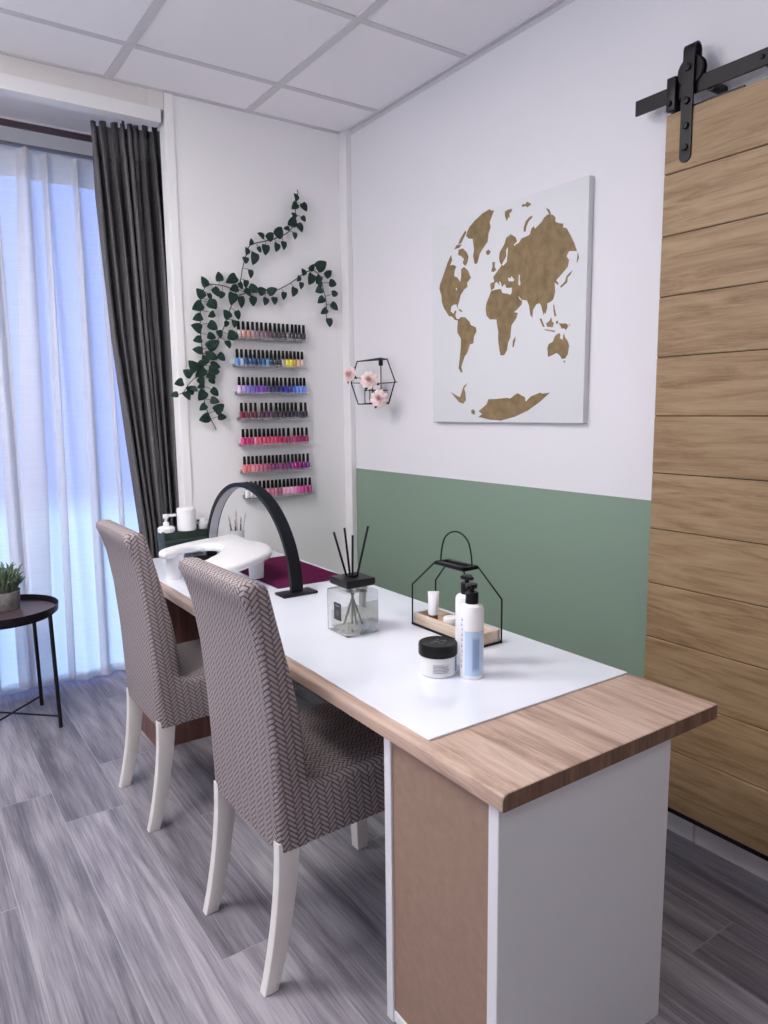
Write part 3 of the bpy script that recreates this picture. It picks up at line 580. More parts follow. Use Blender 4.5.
def sheer(name, xa, xb, n, seed, label, pleats, folds=()):
    rs = random.Random(seed)
    ph = [rs.uniform(0, 6.28) for _ in range(6)]
    def fn(u, v):
        z = lerp(2.512, .016, v)
        x = lerp(xa, xb, u) + .012 * math.sin(2 * PI * u * 2.2 + ph[0]) * v
        # pinch pleats at the top relax into soft folds
        k = 0
        for p, w_, a in pleats:
            w2 = w_ * (1 + 1.1 * min(v * 3, 1)); dd = (lerp(xa, xb, u) - p - .03 * v * math.sin(p * 40)) / w2
            k += a * math.exp(-dd * dd)
        y = .585 - k * (.75 + .25 * math.cos(2 * v)) + .012 * math.sin(2 * PI * u * n * .25 + ph[1] + 1.0 * v) * (0.3 + v)
        if v > .985: y -= .012 * (v - .985) / .015 * (1 + math.sin(2 * PI * u * n * .5 + ph[3]))
        sag = 0
        if v < .05: sag = .016 * (1 - v / .05) * (abs(math.sin(PI * (lerp(xa, xb, u) + 1.055) / .13)) ** 1.5)
        return Vector((x, min(y, .605), z - sag))
    t = thing(name, ((xa + xb) / 2, .57, 0), label, 'curtain', 'sheer voile curtains')
    m = MB(); m.grid(fn, int(230 * (xb - xa) / .55), 70); m.build('voile', SHEER, t, smooth=80)
    m = MB(); m.grid(lambda u, v: fn(u, lerp(0, .052, v)) + Vector((0, -.003, 0)), int(230 * (xb - xa) / .55), 4); m.build('heading_band', SHEERD, t, smooth=80)
    m = MB(); m.grid(lambda u, v: fn(u, lerp(.984, .998, v)) + Vector((0, -.0035, .001)), int(230 * (xb - xa) / .55), 4); m.build('hem', SHEER, t, smooth=80)
    for (fx0, fx1, w0, w1) in folds:                       # doubled pleats lying on the voile
        def ff(a, v):
            w_ = lerp(w0, w1, min(1, v * 1.6)); x = lerp(fx0, fx1, v) + (a - .5) * w_
            uu = min(1, max(0, (x - xa) / (xb - xa)))
            p = fn(uu, v); b_ = math.sin(PI * a) ** .7
            return Vector((x, p.y - .004 - .026 * b_ * (1 - .5 * v), p.z))
        m = MB(); m.grid(lambda a, v: ff(a, lerp(.002, .996, v)), 12, 70); m.build('pleat', SHEERF, t, smooth=80)
    return t, fn
pl = [(-1.117, .014, .035), (-1.245, .013, .035), (-1.335, .025, .04), (-.99, .02, .03)]
_, fnR = sheer('sheer_curtain', -1.452, -.83, 10, 3, 'sheer white voile curtain beside the charcoal curtain', pl, [(-1.335, -1.430, .050, .110), (-1.245, -1.290, .020, .036), (-1.117, -1.133, .024, .050), (-1.02, -1.0, .016, .026)])
pl2 = [(-1.47 - .13 * i, .014, .055) for i in range(1, 16)] + [(-1.50, .012, .05)]
t2, fnL = sheer('sheer_curtain', -3.45, -1.443, 30, 5, 'sheer white voile curtain behind the round side table', pl2, [(-1.475 - .14 * i, -1.50 - .14 * i, .03, .06) for i in range(13)])
m = MB(); m.grid(lambda u, v: fnL(1, v) + Vector((-.022 + .026 * u, -.004 - .004 * math.sin(160 * v) * .5, 0)), 3, 150); m.build('edge_hem', SHEERD, t2, smooth=80)

# ------------------------------------------------------------------ dining chairs
def make_chair(loc, label):
    t = thing('dining_chair', loc, label, 'chair', 'knit-covered chairs at the desk')
    ox, oy, _ = loc
    hw = .187
    # backrest: leaning slab with rounded head
    prof = [(0, .338), (-.006, .50), (-.011, .61), (-.024, .76), (-.040, .86), (-.058, .925), (-.071, .952), (-.068, .968), (-.052, .976), (-.025, .973), (-.004, .960), (.010, .915), (.027, .84), (.046, .76), (.063, .68), (.076, .60), (.084, .50), (.084, .338)]
    rear = prof[:7]; 
    bm_ = MB()
    n = 16
    secs = []
    for i in range(n + 1):
        s_ = -1 + 2 * i / n
        e = abs(s_)
        secs.append((s_ * hw, e))
    # build as rings over y with the head sloping down slightly to the sides and the edges rounded over
    rings = []
    ys = [-hw, -hw + .004, -hw + .012, -hw + .024, -hw + .05, -.08, 0, .08, hw - .05, hw - .024, hw - .012, hw - .004, hw]
    cx_ = .02
    for y in ys:
        dd = hw - abs(y)
        rnd_ = 0 if dd >= .024 else (.024 - math.sqrt(max(0, .024 ** 2 - (.024 - dd) ** 2)))
        ring = []
        for (x, z) in prof:
            cxm = cx_ - .09 * max(0, (z - .6)) 
            sx = x; sz = z
            mid = .035 - .12 * max(0, z - .62)
            sgn = 1 if x > mid else -1
            lim = min(rnd_, abs(x - mid) * .8)
            sx = x - sgn * lim * .62
            if z > .9: sz = z - rnd_ * .75
            bulge = .004 * math.cos(PI / 2 * y / hw) * math.sin(PI * min(1, max(0, (z - .34) / .62)))
            sx += sgn * bulge
            ring.append(bm_.bm.verts.new((ox + sx, oy + y, sz)))
        rings.append(ring)
    k = len(prof)
    for A, B in zip(rings, rings[1:]):
        for j in range(k): bm_.bm.faces.new((A[j], A[(j + 1) % k], B[(j + 1) % k], B[j]))
    bm_.bm.faces.new(rings[0][::-1]); bm_.bm.faces.new(rings[-1])
    bmesh.ops.recalc_face_normals(bm_.bm, faces=bm_.bm.faces[:])
    bm_.box_uv(); bm_.build('backrest', COVER, t, smooth=50)
    # seat
    sm = MB()
    pts = [(.055, .342), (.47, .350), (.492, .36), (.496, .40), (.490, .462), (.465, .484), (.40, .490), (.25, .487), (.12, .482), (.085, .495), (.055, .52)]
    ys = [-.189, -.186, -.178, -.165, -.14, -.07, 0, .07, .14, .165, .178, .186, .189]
    rings = []
    for y in ys:
        dd = .189 - abs(y); rd = 0 if dd >= .024 else .024 - math.sqrt(max(0, .024 ** 2 - (.024 - dd) ** 2))
        ring = []
        for (x, z) in pts:
            zz = z - (rd * .8 if z > .43 else 0); xx = x - (rd * .4 if x > .45 else 0)
            wy = y * (1 + .06 * max(0, (x - .06) / .43))
            if z > .47 and x > .09: zz += .006 * math.cos(PI / 2 * y / .189)
            ring.append(sm.bm.verts.new((ox + xx, oy + wy, zz)))
        rings.append(ring)
    k = len(pts)
    for A, B in zip(rings, rings[1:]):
        for j in range(k): sm.bm.faces.new((A[j], A[(j + 1) % k], B[(j + 1) % k], B[j]))
    sm.bm.faces.new(rings[0][::-1]); sm.bm.faces.new(rings[-1])
    bmesh.ops.recalc_face_normals(sm.bm, faces=sm.bm.faces[:])
    sm.box_uv(); sm.build('seat', COVER, t, smooth=50)
    # rear legs: sabre curve towards the back
    for sgn in (-1, 1):
        lm = MB(); fr = []; bk = []
        for i in range(13):
            q = i / 12; z = .36 * (1 - q)
            off = -.048 * (q ** 1.9)
            bk.append((ox - .002 + off, z)); fr.append((ox + .056 - .022 * q + off, z))
        ylo, yhi = (oy - .184, oy - .156) if sgn < 0 else (oy + .156, oy + .184)
        lm.prism(bk + fr[::-1], 1, ylo, yhi, .004, 2); lm.build('leg', LEGP, t, smooth=40)
    for sgn in (-1, 1):
        lm = MB(); yl = oy + sgn * .168
        A = [(ox + .445, yl, .352), (ox + .455, yl, 0)]
        v = []
        for (x, y, z), h_ in ((A[0], .023), (A[1], .017)):
            v.append([lm.bm.verts.new((x + a * h_, y + b * h_, z)) for a, b in ((-1, -1), (1, -1), (1, 1), (-1, 1))])
        for j in range(4): lm.bm.faces.new((v[0][j], v[0][(j + 1) % 4], v[1][(j + 1) % 4], v[1][j]))
        lm.bm.faces.new(v[0][::-1]); lm.bm.faces.new(v[1]); bmesh.ops.recalc_face_normals(lm.bm, faces=lm.bm.faces[:])
        lm.build('leg', LEGP, t, smooth=30)
    return t
chair = make_chair((-1.309, -1.582, 0), 'taupe knit-covered dining chair with white legs, pushed in next to the hardboard-backed cabinet')
copy_tree(chair, (-1.322, -.768, 0), 'taupe knit-covered dining chair with white legs, in front of the dark brown cabinet', .0)
chair.rotation_euler = (0, 0, .03)

# ------------------------------------------------------------------ desk: worktop, glass, two carcasses
ZT = .695
m = MB()
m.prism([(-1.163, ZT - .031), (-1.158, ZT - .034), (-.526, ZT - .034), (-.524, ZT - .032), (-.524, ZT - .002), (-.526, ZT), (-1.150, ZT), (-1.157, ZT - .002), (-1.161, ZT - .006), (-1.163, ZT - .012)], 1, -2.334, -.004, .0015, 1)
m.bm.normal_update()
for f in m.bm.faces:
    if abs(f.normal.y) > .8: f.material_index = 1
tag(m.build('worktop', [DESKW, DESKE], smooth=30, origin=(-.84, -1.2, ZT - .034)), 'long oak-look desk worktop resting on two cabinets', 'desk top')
m = MB(); m.box((-1.139, -2.106, ZT), (-.530, -.012, ZT + .0045), .001, 1)
tag(m.build('desk_glass', GLASST, smooth=None, origin=(-.84, -1.1, ZT)), 'glossy white glass sheet lying on the oak worktop', 'glass top')
# near carcass, its hardboard back turned to the chairs
t = thing('cabinet', (-.90, -2.14, 0), 'white melamine cabinet with brown hardboard back under the near end of the worktop', 'cabinet')
ZC = ZT - .034
m = MB(); m.box((-1.152, -2.314, 0), (-.66, -2.288, ZC), .0012, 1); m.build('side_panel', WHITEM, t, smooth=None)
m = MB(); m.box((-1.152, -1.992, 0), (-.66, -1.968, ZC), .0012, 1); m.build('side_panel', WHITEM, t, smooth=None)
m = MB(); m.box((-1.1465, -2.288, .03), (-1.1425, -1.992, ZC)); m.build('back_panel', HARD, t, smooth=None)
m = MB(); m.box((-1.150, -2.288, .004), (-.662, -1.992, .028), .001, 1); m.build('bottom_panel', WHITEM, t, smooth=None)
m = MB(); m.box((-1.1425, -2.288, ZC - .018), (-.662, -1.992, ZC)); m.build('top_panel', WHITEM, t, smooth=None)
m = MB(); m.box((-1.1425, -2.288, .33), (-.68, -1.992, .346)); m.build('shelf', WHITEM, t, smooth=None)
# far carcass
t = thing('cabinet', (-.88, -.24, 0), 'dark reddish-brown wood cabinet under the far end of the worktop', 'cabinet')
m = MB(); m.box((-1.15, -.396, 0), (-.60, -.378, ZC), .0012, 1); m.build('side_panel', BROWNW, t, smooth=None)
m = MB(); m.box((-1.15, -.10, 0), (-.60, -.082, ZC), .0012, 1); m.build('side_panel', BROWNW, t, smooth=None)
m = MB(); m.box((-1.168, -.396, .0), (-1.15, -.082, ZC), .0012, 1); m.build('back_panel', BROWNW, t, smooth=None)
m = MB(); m.box((-1.15, -.378, .04), (-.602, -.10, .058)); m.build('bottom_panel', BROWNW, t, smooth=None)
m = MB(); m.box((-1.15, -.378, .34), (-.602, -.10, .358)); m.build('shelf', BROWNW, t, smooth=None)
# ------------------------------------------------------------------ on the desk
ZG = ZT + .0047
# maroon cloth
m = MB()
def cloth(u, v):
    x = lerp(-.838, -.549, u); y = lerp(-.846, -.335, v)
    return Vector((x, y, ZG + .0035 + .0008 * math.sin(30 * x + 9 * y) * math.sin(21 * y)))
fs = m.grid(cloth, 24, 40)
ex = bmesh.ops.extrude_face_region(m.bm, geom=fs)
for v in [g for g in ex['geom'] if isinstance(g, bmesh.types.BMVert)]: v.co.z = ZG + .0002
bmesh.ops.recalc_face_normals(m.bm, faces=m.bm.faces[:])
tag(m.build('towel', MAROON, smooth=50, origin=(-.69, -.59, ZG)), 'maroon cloth mat spread on the white glass under the arched lamp', 'cloth')
# arched lamp
LX = -.818
t = thing('desk_lamp', (LX, -.555, ZG), 'black half-moon arch desk lamp standing over the white armrest', 'lamp')
A_, B_ = .405, .353; yc = -.553; z0 = ZG + .008
pts = [(LX, yc - A_ * math.cos(PI * i / 48), z0 + B_ * math.sin(PI * i / 48)) for i in range(49)]
m = MB(); m.sweep_rect(pts, .044, .016, (1, 0, 0)); m.build('arch', NAVY, t, smooth=30)
a2, b2 = A_ - .0165, B_ - .0165
pts = [(LX, yc - a2 * math.cos(PI * i / 40), z0 + b2 * math.sin(PI * i / 40)) for i in range(2, 39)]
m = MB(); m.sweep_rect(pts, .034, .002, (1, 0, 0)); m.build('light_strip', DIFFUSER, t, smooth=30)
for s_ in (-1, 1):
    m = MB(); m.box((-.885, yc + s_ * (A_ - .008) - .036, ZG), (-.752, yc + s_ * (A_ - .008) + .036, ZG + .009), .002); m.build('base_plate', BLACK, t, smooth=30)
# white armrest: a forked padded top on three splayed legs
t = thing('armrest', (-.93, -.6, ZG), 'white curved manicure armrest on short legs behind the chair backs', 'armrest')
out = [(-1.150, -.485), (-1.125, -.425), (-1.04, -.352), (-.93, -.288), (-.84, -.252), (-.775, -.232), (-.742, -.262), (-.752, -.36), (-.766, -.45), (-.750, -.54), (-.756, -.62), (-.80, -.72), (-.90, -.80), (-1.0, -.862), (-1.08, -.885), (-1.125, -.865), (-1.125, -.79), (-1.06, -.72), (-.995, -.655), (-.945, -.585), (-.918, -.52), (-.930, -.462), (-.965, -.425), (-1.03, -.440), (-1.095, -.500), (-1.135, -.515)]
P = smooth_path([(x, y, 0) for x, y in out + out[:1]], 4)[:-1]
P2 = [Vector((p.x, p.y)) for p in P]
cen = [(p - Vector((-.83, -.56))) for p in P2]
def offset(poly, dlt):
    n = len(poly); o = []
    for i in range(n):
        a, b, c = poly[i - 1], poly[i], poly[(i + 1) % n]
        tg = (c - a).normalized(); nn = Vector((-tg.y, tg.x)); o.append(b + nn * dlt)
    return o
area = sum(P2[i - 1].x * P2[i].y - P2[i].x * P2[i - 1].y for i in range(len(P2)))
sg = 1 if area > 0 else -1
m = MB(); layers = [(.016, -.018), (.006, -.015), (.0, -.006), (.001, .004), (.007, .010), (.018, .013)]
zt_ = .797
rings = []
for dlt, dz in layers:
    pl_ = offset(P2, sg * dlt)
    rings.append([m.bm.verts.new((p.x, p.y, zt_ + dz + .010 * math.sin(PI * min(1, max(0, (p.y + .89) / .62))) )) for p in pl_])
n = len(P2)
for A, B in zip(rings, rings[1:]):
    for j in range(n): m.bm.faces.new((A[j], A[(j + 1) % n], B[(j + 1) % n], B[j]))
for ring in (rings[0], rings[-1]):
    for tri in tessellate_polygon([[Vector((v.co.x, v.co.y, 0)) for v in ring]]):
        try: m.bm.faces.new([ring[i] for i in tri])
        except ValueError: pass
bmesh.ops.recalc_face_normals(m.bm, faces=m.bm.faces[:])
m.build('cushion', WHITEP, t, smooth=60)
for x, y, dx, dy in ((-1.078, -.452, .012, 0), (-.834, -.655, 0, .006), (-1.05, -.84, .01, 0), (-.80, -.36, 0, 0)):
    m = MB(); rings = []
    for q, r_ in ((0, .028), (.5, .030), (1, .036)):
        z = lerp(ZG + (.0050 if x > -.84 else 0), .792, q); rings.append([m.bm.verts.new((x - dx * (1 - q) + r_ * math.cos(2 * PI * j / 20), y + r_ * .8 * math.sin(2 * PI * j / 20), z)) for j in range(20)])
    for A, B in zip(rings, rings[1:]):
        for j in range(20): m.bm.faces.new((A[j], A[(j + 1) % 20], B[(j + 1) % 20], B[j]))
    m.bm.faces.new(rings[0][::-1]); m.bm.faces.new(rings[-1]); bmesh.ops.recalc_face_normals(m.bm, faces=m.bm.faces[:])
    m.build('leg', WHITEP, t, smooth=50)
# dark green chest with toiletries on top
t = thing('storage_box', (-.915, -.06, ZG), 'dark green lidded storage box by the back wall on the desk', 'box')
bx0, bx1, by0, by1, bz = -1.006, -.790, -.114, -.012, .820
m = MB(); m.box((bx0, by0 + .006, ZG + .032), (bx1, by1, bz - .045), .003); m.build('body', DGREEN, t, smooth=30)
for fx, fy in ((bx0 + .02, by0 + .022), (bx1 - .02, by0 + .022), (bx0 + .02, by1 - .016), (bx1 - .02, by1 - .016)):
    m = MB(); m.lathe([(.008, ZG), (.010, ZG + .034)], (fx, fy, 0), 14); m.build('foot', WHITEP, t, smooth=40)
m = MB(); m.box((bx0 - .004, by0, bz - .044), (bx1 + .004, by1 + .004, bz - .034), .003); m.box((bx0 - .004, by1 - .008, bz - .034), (bx1 + .004, by1 + .004, bz + .012), .002)
m.box((bx0 - .004, by0, bz - .034), (bx0 + .004, by1, bz + .004), .002); m.box((bx1 - .004, by0, bz - .034), (bx1 + .004, by1, bz + .004), .002); m.box((bx0, by0 + .02, bz - .034), (bx1, by1 - .01, bz - .002))
m.build('tray_lid', DGREEN, t, smooth=30)
m = MB(); m.box((-.90, by0 + .002, .746), (-.845, by0 + .0075, .762), .002); m.build('handle_slot', BLACKS, t, smooth=30)
# pump dispenser, white canister, small jar on that box
zb = bz - .0017
t = thing('soap_dispenser', (-.982, -.062, zb), 'small white pump dispenser on the dark green box', 'dispenser')
c = (-.982, -.062, zb)
m = MB(); m.lathe([(.0001, 0), (.034, 0), (.036, .004), (.036, .018), (.030, .024), (.016, .026), (.0001, .026)], c, 28); m.build('body', WHITEP, t, smooth=40)
m = MB(); m.lathe([(.0001, .025), (.013, .025), (.013, .042), (.006, .044), (.006, .060), (.012, .061), (.012, .078), (.0001, .080)], c, 20)
m.box((c[0] - .008, c[1] - .007, c[2] + .066), (c[0] + .046, c[1] + .007, c[2] + .077), .003); m.build('pump', WHITEP, t, smooth=40)
t = thing('canister', (-.890, -.060, zb), 'white ribbed cylinder canister on the dark green box', 'canister')
c = (-.890, -.060, zb)
m = MB(); m.lathe([(.0001, 0), (.039, 0), (.0405, .003)] + [(.0405 + (.0012 if i % 2 else 0), .006 + .006 * i) for i in range(14)] + [(.0405, .095), (.038, .099), (.0001, .099)], c, 36); m.build('body', WHITEP, t, smooth=40)
m = MB(); m.lathe([(.0001, .0985), (.020, .0985), (.020, .101), (.0001, .1015)], c, 24); m.build('lid_knob', WHITEP, t, smooth=40)
t = thing('small_bottle', (-.815, -.062, zb), 'tiny clear bottle with silver white cap on the dark green box', 'bottle')
c = (-.815, -.062, zb)
m = MB(); m.lathe([(.0001, 0), (.021, 0), (.023, .003), (.023, .026), (.018, .031), (.0001, .031)], c, 24); m.build('body', CREAMW, t, smooth=40)
m = MB(); m.lathe([(.0001, .0305), (.0175, .0305), (.0175, .046), (.0001, .047)], c, 24); m.build('cap', WHITEP, t, smooth=40)
m = MB(); m.box((c[0] - .034, c[1] - .008, c[2] + .034), (c[0] - .012, c[1] + .008, c[2] + .044), .003); m.build('spout', CHROME, t, smooth=40)
# brush cup and its tools
c = (-.712, -.195, ZG)
t = thing('brush_cup', c, 'white cylindrical cup holding nail tools behind the arched lamp', 'cup')
m = MB(); m.lathe([(.0001, 0), (.029, 0), (.031, .003), (.0325, .118), (.0305, .118), (.029, .006), (.0001, .006)], c, 28); m.build('body', WHITEP, t, smooth=40)
tools = [((-.010, -.004), (-.040, -.008, .185), .0035, srgb(120, 118, 124), 'silver cuticle tool leaning to the dispenser side'), ((.000, .004), (.002, .006, .205), .0045, srgb(216, 196, 194), 'pale pink nail file standing upright'), ((.008, -.006), (.020, -.004, .175), .0032, srgb(96, 60, 120), 'short purple nail brush'), ((.012, .006), (.050, .012, .190), .0022, srgb(190, 184, 196), 'thin pale nail brush leaning to the corner side'), ((-.004, -.010), (-.014, -.014, .168), .0035, srgb(86, 80, 92), 'dark grey nail brush')]
for i, (b0, tp, r_, col, lb) in enumerate(tools):
    mt = mat('tool_%s' % 'abcde'[i], col, .4)
    b_ = Vector((c[0] + b0[0], c[1] + b0[1], ZG + .0065)); e_ = Vector((c[0] + tp[0], c[1] + tp[1], ZG + tp[2]))
    t = thing('nail_tool', tuple(b_), lb + ' in the white cup', 'nail tool', 'tools in the white cup')
    m = MB(); m.tube([b_, lerp(b_, e_, .8)], [r_, r_], 10); m.build('handle', mt, t, smooth=40)
    m = MB(); m.tube([lerp(b_, e_, .8), lerp(b_, e_, .9), e_], [r_ * .8, r_ * 1.0, r_ * .3], 10); m.build('tip', mt if i in (1,) else CHROME, t, smooth=40)

# reed diffuser
dx0, dx1, dy0, dy1 = -.939, -.829, -1.480, -1.370; dz0, dz1 = ZG, .824
dcx, dcy = (dx0 + dx1) / 2, (dy0 + dy1) / 2
t = thing('reed_diffuser', (dcx, dcy, ZG), 'square clear glass reed diffuser with flat black lid and black reeds', 'diffuser')
m = MB(); m.box((dx0, dy0, dz0), (dx1, dy1, dz1), .005, 3); gb = m.build('glass_jar', GLASS, t, smooth=40)
m = MB(); m.box((dx0 + .009, dy0 + .009, dz0 + .010), (dx1 - .009, dy1 - .009, .760), .002, 1); m.build('liquid', LIQ, t, smooth=40)
m = MB(); m.lathe([(.0001, .816), (.020, .816), (.020, .838), (.0001, .838)], (dcx, dcy, 0), 24); m.build('neck', CHROME, t, smooth=40)
m = MB(); rings = []
for h_, z in ((.034, .834), (.045, .838), (.0475, .843), (.0475, .858), (.046, .8595)):
    rings.append([m.bm.verts.new((dcx + a * h_, dcy + b * h_, z)) for a, b in ((-1, -1), (1, -1), (1, 1), (-1, 1))])
for A, B in zip(rings, rings[1:]):
    for j in range(4): m.bm.faces.new((A[j], A[(j + 1) % 4], B[(j + 1) % 4], B[j]))
m.bm.faces.new(rings[0][::-1]); m.bm.faces.new(rings[-1]); bmesh.ops.recalc_face_normals(m.bm, faces=m.bm.faces[:])
m.build('lid', BLACKS, t, smooth=30)
m = MB(); m.lathe([(.0001, .858), (.014, .858), (.014, .864), (.010, .866), (.0001, .866)], (dcx, dcy, 0), 20); m.build('reed_collar', BLACKS, t, smooth=30)
R_ = Vector((.822, -.569, 0))
for off, dep, ztop in ((-.050, .0, .990), (-.020, .012, 1.000), (.004, -.01, .982), (.048, .004, 1.006)):
    a = Vector((dcx, dcy, .80)) ; dv = R_ * off + Vector((.57, .82, 0)) * dep
    m = MB(); m.tube([a - dv * .55 + Vector((0, 0, -.082)), a, a + Vector((0, 0, ztop - .80)) + dv], .0033, 8); m.build('reed', BLACKS, t, smooth=40)
m = MB(); m.box((dx0 - .0006, dcy - .026, .742), (dx0 + .001, dcy + .012, .792))
# the label sits on the face towards the chairs
lb = m.build('label', LABELD, t, smooth=None)
m = MB()
for zz, w_ in ((.784, .022), (.7815, .022), (.768, .014), (.762, .018), (.756, .012)): m.box((dx0 - .0012, dcy - .007 - w_ / 2, zz), (dx0 - .0004, dcy - .007 + w_ / 2, zz + .0011))
m.build('lettering', INKG, lb, smooth=None)

# pump bottles
def make_pump(loc, label):
    t = thing('pump_bottle', loc, label, 'bottle', 'pump bottles on the desk')
    c = loc; r = .0285
    m = MB(); m.lathe([(.0001, 0), (r - .002, 0), (r, .003), (r, .168), (r - .003, .175), (r - .012, .180), (.013, .181), (.0001, .181)], c, 36); body = m.build('body', WHITEP, t, smooth=35)
    # pale blue wrap-round label and its fine print
    def wrap(m, a0, a1, z0, z1, rr, n=16):
        v = [[m.bm.verts.new((c[0] + rr * math.cos(a), c[1] + rr * math.sin(a), c[2] + z)) for z in (z0, z1)] for a in [lerp(a0, a1, i / n) for i in range(n + 1)]]
        for A, B in zip(v, v[1:]): m.bm.faces.new((A[0], B[0], B[1], A[1]))
    base = math.atan2(-.748, -.663)               # towards the customer side
    m = MB(); wrap(m, base - .62, base + 1.2, .010, .118, r + .0004, 20); lb = m.build('label', LABELB, body, smooth=60)
    m = MB()
    for k in range(7): wrap(m, base + .08 + k * .085, base + .08 + k * .085 + .045, .020 + .004 * (k % 3), .104 - .005 * (k % 2), r + .0009, 2)
    m.build('fine_print', INKB2, lb, smooth=60)
    m = MB(); rs = random.Random(3); z = .028
    while z < .15:
        h_ = rs.uniform(.006, .014); a0 = base - .98 + rs.uniform(-.05, .05)
        wrap(m, a0, a0 + rs.uniform(.05, .16), z, z + h_ * .35, r + .0008, 3); wrap(m, a0 + .04, a0 + .08, z, z + h_, r + .0008, 2)
        z += h_ + .004
    m.build('brand_script', INKB, body, smooth=60)
    m = MB(); m.lathe([(.0001, .1805), (.0155, .1805), (.0155, .206), (.014, .2075), (.006, .208), (.0055, .216), (.0115, .217), (.0125, .220), (.0125, .227), (.0001, .228)], c, 24)
    m.box((c[0] - .028, c[1] - .0055, c[2] + .218), (c[0] + .006, c[1] + .0055, c[2] + .2265), .002, 2, Matrix.Rotation(.95, 3, 'Z')); m.build('pump', BLACKS, t, smooth=35)
    return t
pb = make_pump((-.850, -1.903, ZG), 'white pump bottle with pale blue label and black pump, beside the black-lidded jar')
copy_tree(pb, (-.800, -1.828, ZG), 'white pump bottle mostly hidden, between the labelled pump bottle and the wire caddy', .85)
# cream jar with black lid
c = (-.899, -1.836, ZG)
t = thing('cream_jar', c, 'squat white cosmetic jar with a wide black lid in front of the wire caddy', 'jar')
m = MB(); m.lathe([(.0001, 0), (.041, 0), (.0445, .003), (.045, .008), (.045, .046), (.043, .050), (.0001, .050)], c, 40); body = m.build('body', CREAMW, t, smooth=40)
m = MB(); m.lathe([(.0001, .049), (.0465, .049), (.0475, .051)] + [(.0475, .055), (.0475, .072), (.0465, .0765), (.043, .078), (.041, .077), (.0001, .0768)], c, 44); lid = m.build('lid', BLACKS, t, smooth=35)
m = MB()
for cx_, cy_, r_, a0 in ((-.010, .0, .010, 0), (.006, .006, .011, 1), (.002, -.010, .008, 2), (.016, -.004, .006, 4)):
    m.tube([(c[0] + cx_ + r_ * math.cos(a0 + i * .4), c[1] + cy_ + r_ * .6 * math.sin(a0 + i * .4), c[2] + .0773) for i in range(12)], .0007, 5)
m.build('script_mark', INKG, lid, smooth=40)
m = MB()
base = math.atan2(-.748, -.663)
def wrapj(m, a0, a1, z0, z1, rr, n=10):
    v = [[m.bm.verts.new((c[0] + rr * math.cos(a), c[1] + rr * math.sin(a), c[2] + z)) for z in (z0, z1)] for a in [lerp(a0, a1, i / n) for i in range(n + 1)]]
    for A, B in zip(v, v[1:]): m.bm.faces.new((A[0], B[0], B[1], A[1]))
wrapj(m, base - .25, base + .75, .010, .036, .0454); lb = m.build('label', LABELW, body, smooth=60)
m = MB()
for k in range(6): wrapj(m, base - .2, base + (.35 if k == 0 else .68 - .06 * (k % 3)), .0335 - .0036 * k, .0318 - .0036 * k, .0458, 8)
m.build('fine_print', INKG, lb, smooth=60)
m = MB(); wrapj(m, base + 1.15, base + 1.45, .010, .046, .0456, 4); m.build('side_print', INKB2, body, smooth=60)

# wire caddy with wooden tray
x0, x1, y0, y1 = -.709, -.621, -1.766, -1.480
t = thing('caddy', ((x0 + x1) / 2, (y0 + y1) / 2, ZG), 'house-shaped black wire caddy with wooden tray and loop handle on the desk', 'caddy')
wz, ws, wp = ZG + .003, .822, .895
hx, hy = .028, .063; mx, my = -.652, -1.612
m = MB()
m.tube([(x0, y0, wz), (x1, y0, wz), (x1, y1, wz), (x0, y1, wz)], .0027, 8, closed=True)
for x, y, sx_, sy_ in ((x0, y0, -1, -1), (x1, y0, 1, -1), (x1, y1, 1, 1), (x0, y1, -1, 1)):
    m.tube([(x, y, wz), (x, y, ws), (mx + sx_ * hx, my + sy_ * hy, wp)], .0023, 8)
m.build('wire_frame', BLACKS, t, smooth=50)
m = MB(); 
m.box((mx - hx, my - hy, wp - .005), (mx - hx + .016, my + hy, wp + .005), .001); m.box((mx + hx - .016, my - hy, wp - .005), (mx + hx, my + hy, wp + .005), .001)
m.box((mx - hx, my - hy, wp - .005), (mx + hx, my - hy + .012, wp + .005), .001); m.box((mx - hx, my + hy - .012, wp - .005), (mx + hx, my + hy, wp + .005), .001)
m.build('top_plate', BLACKS, t, smooth=30)
m = MB(); m.tube([(mx - .010 * math.cos(PI * i / 28), my + .056 * math.cos(PI * i / 28), wp + .002 + .026 * min(1, math.sin(PI * i / 28) * 1.6) + .068 * math.sin(PI * i / 28)) for i in range(29)], .0023, 8); m.build('handle', BLACKS, t, smooth=60)
m = MB(); a = .003
m.box((x0 + a, y0 + a, wz - .001), (x1 - a, y1 - a, wz + .006), .001)
m.box((x0 + a, y0 + a, wz + .004), (x0 + a + .007, y1 - a, wz + .034), .0012); m.box((x1 - a - .007, y0 + a, wz + .004), (x1 - a, y1 - a, wz + .034), .0012)
m.box((x0 + a, y0 + a, wz + .004), (x1 - a, y0 + a + .007, wz + .034), .0012); m.box((x0 + a, y1 - a - .007, wz + .004), (x1 - a, y1 - a, wz + .034), .0012)
m.build('tray', TRAYW, t, smooth=30)
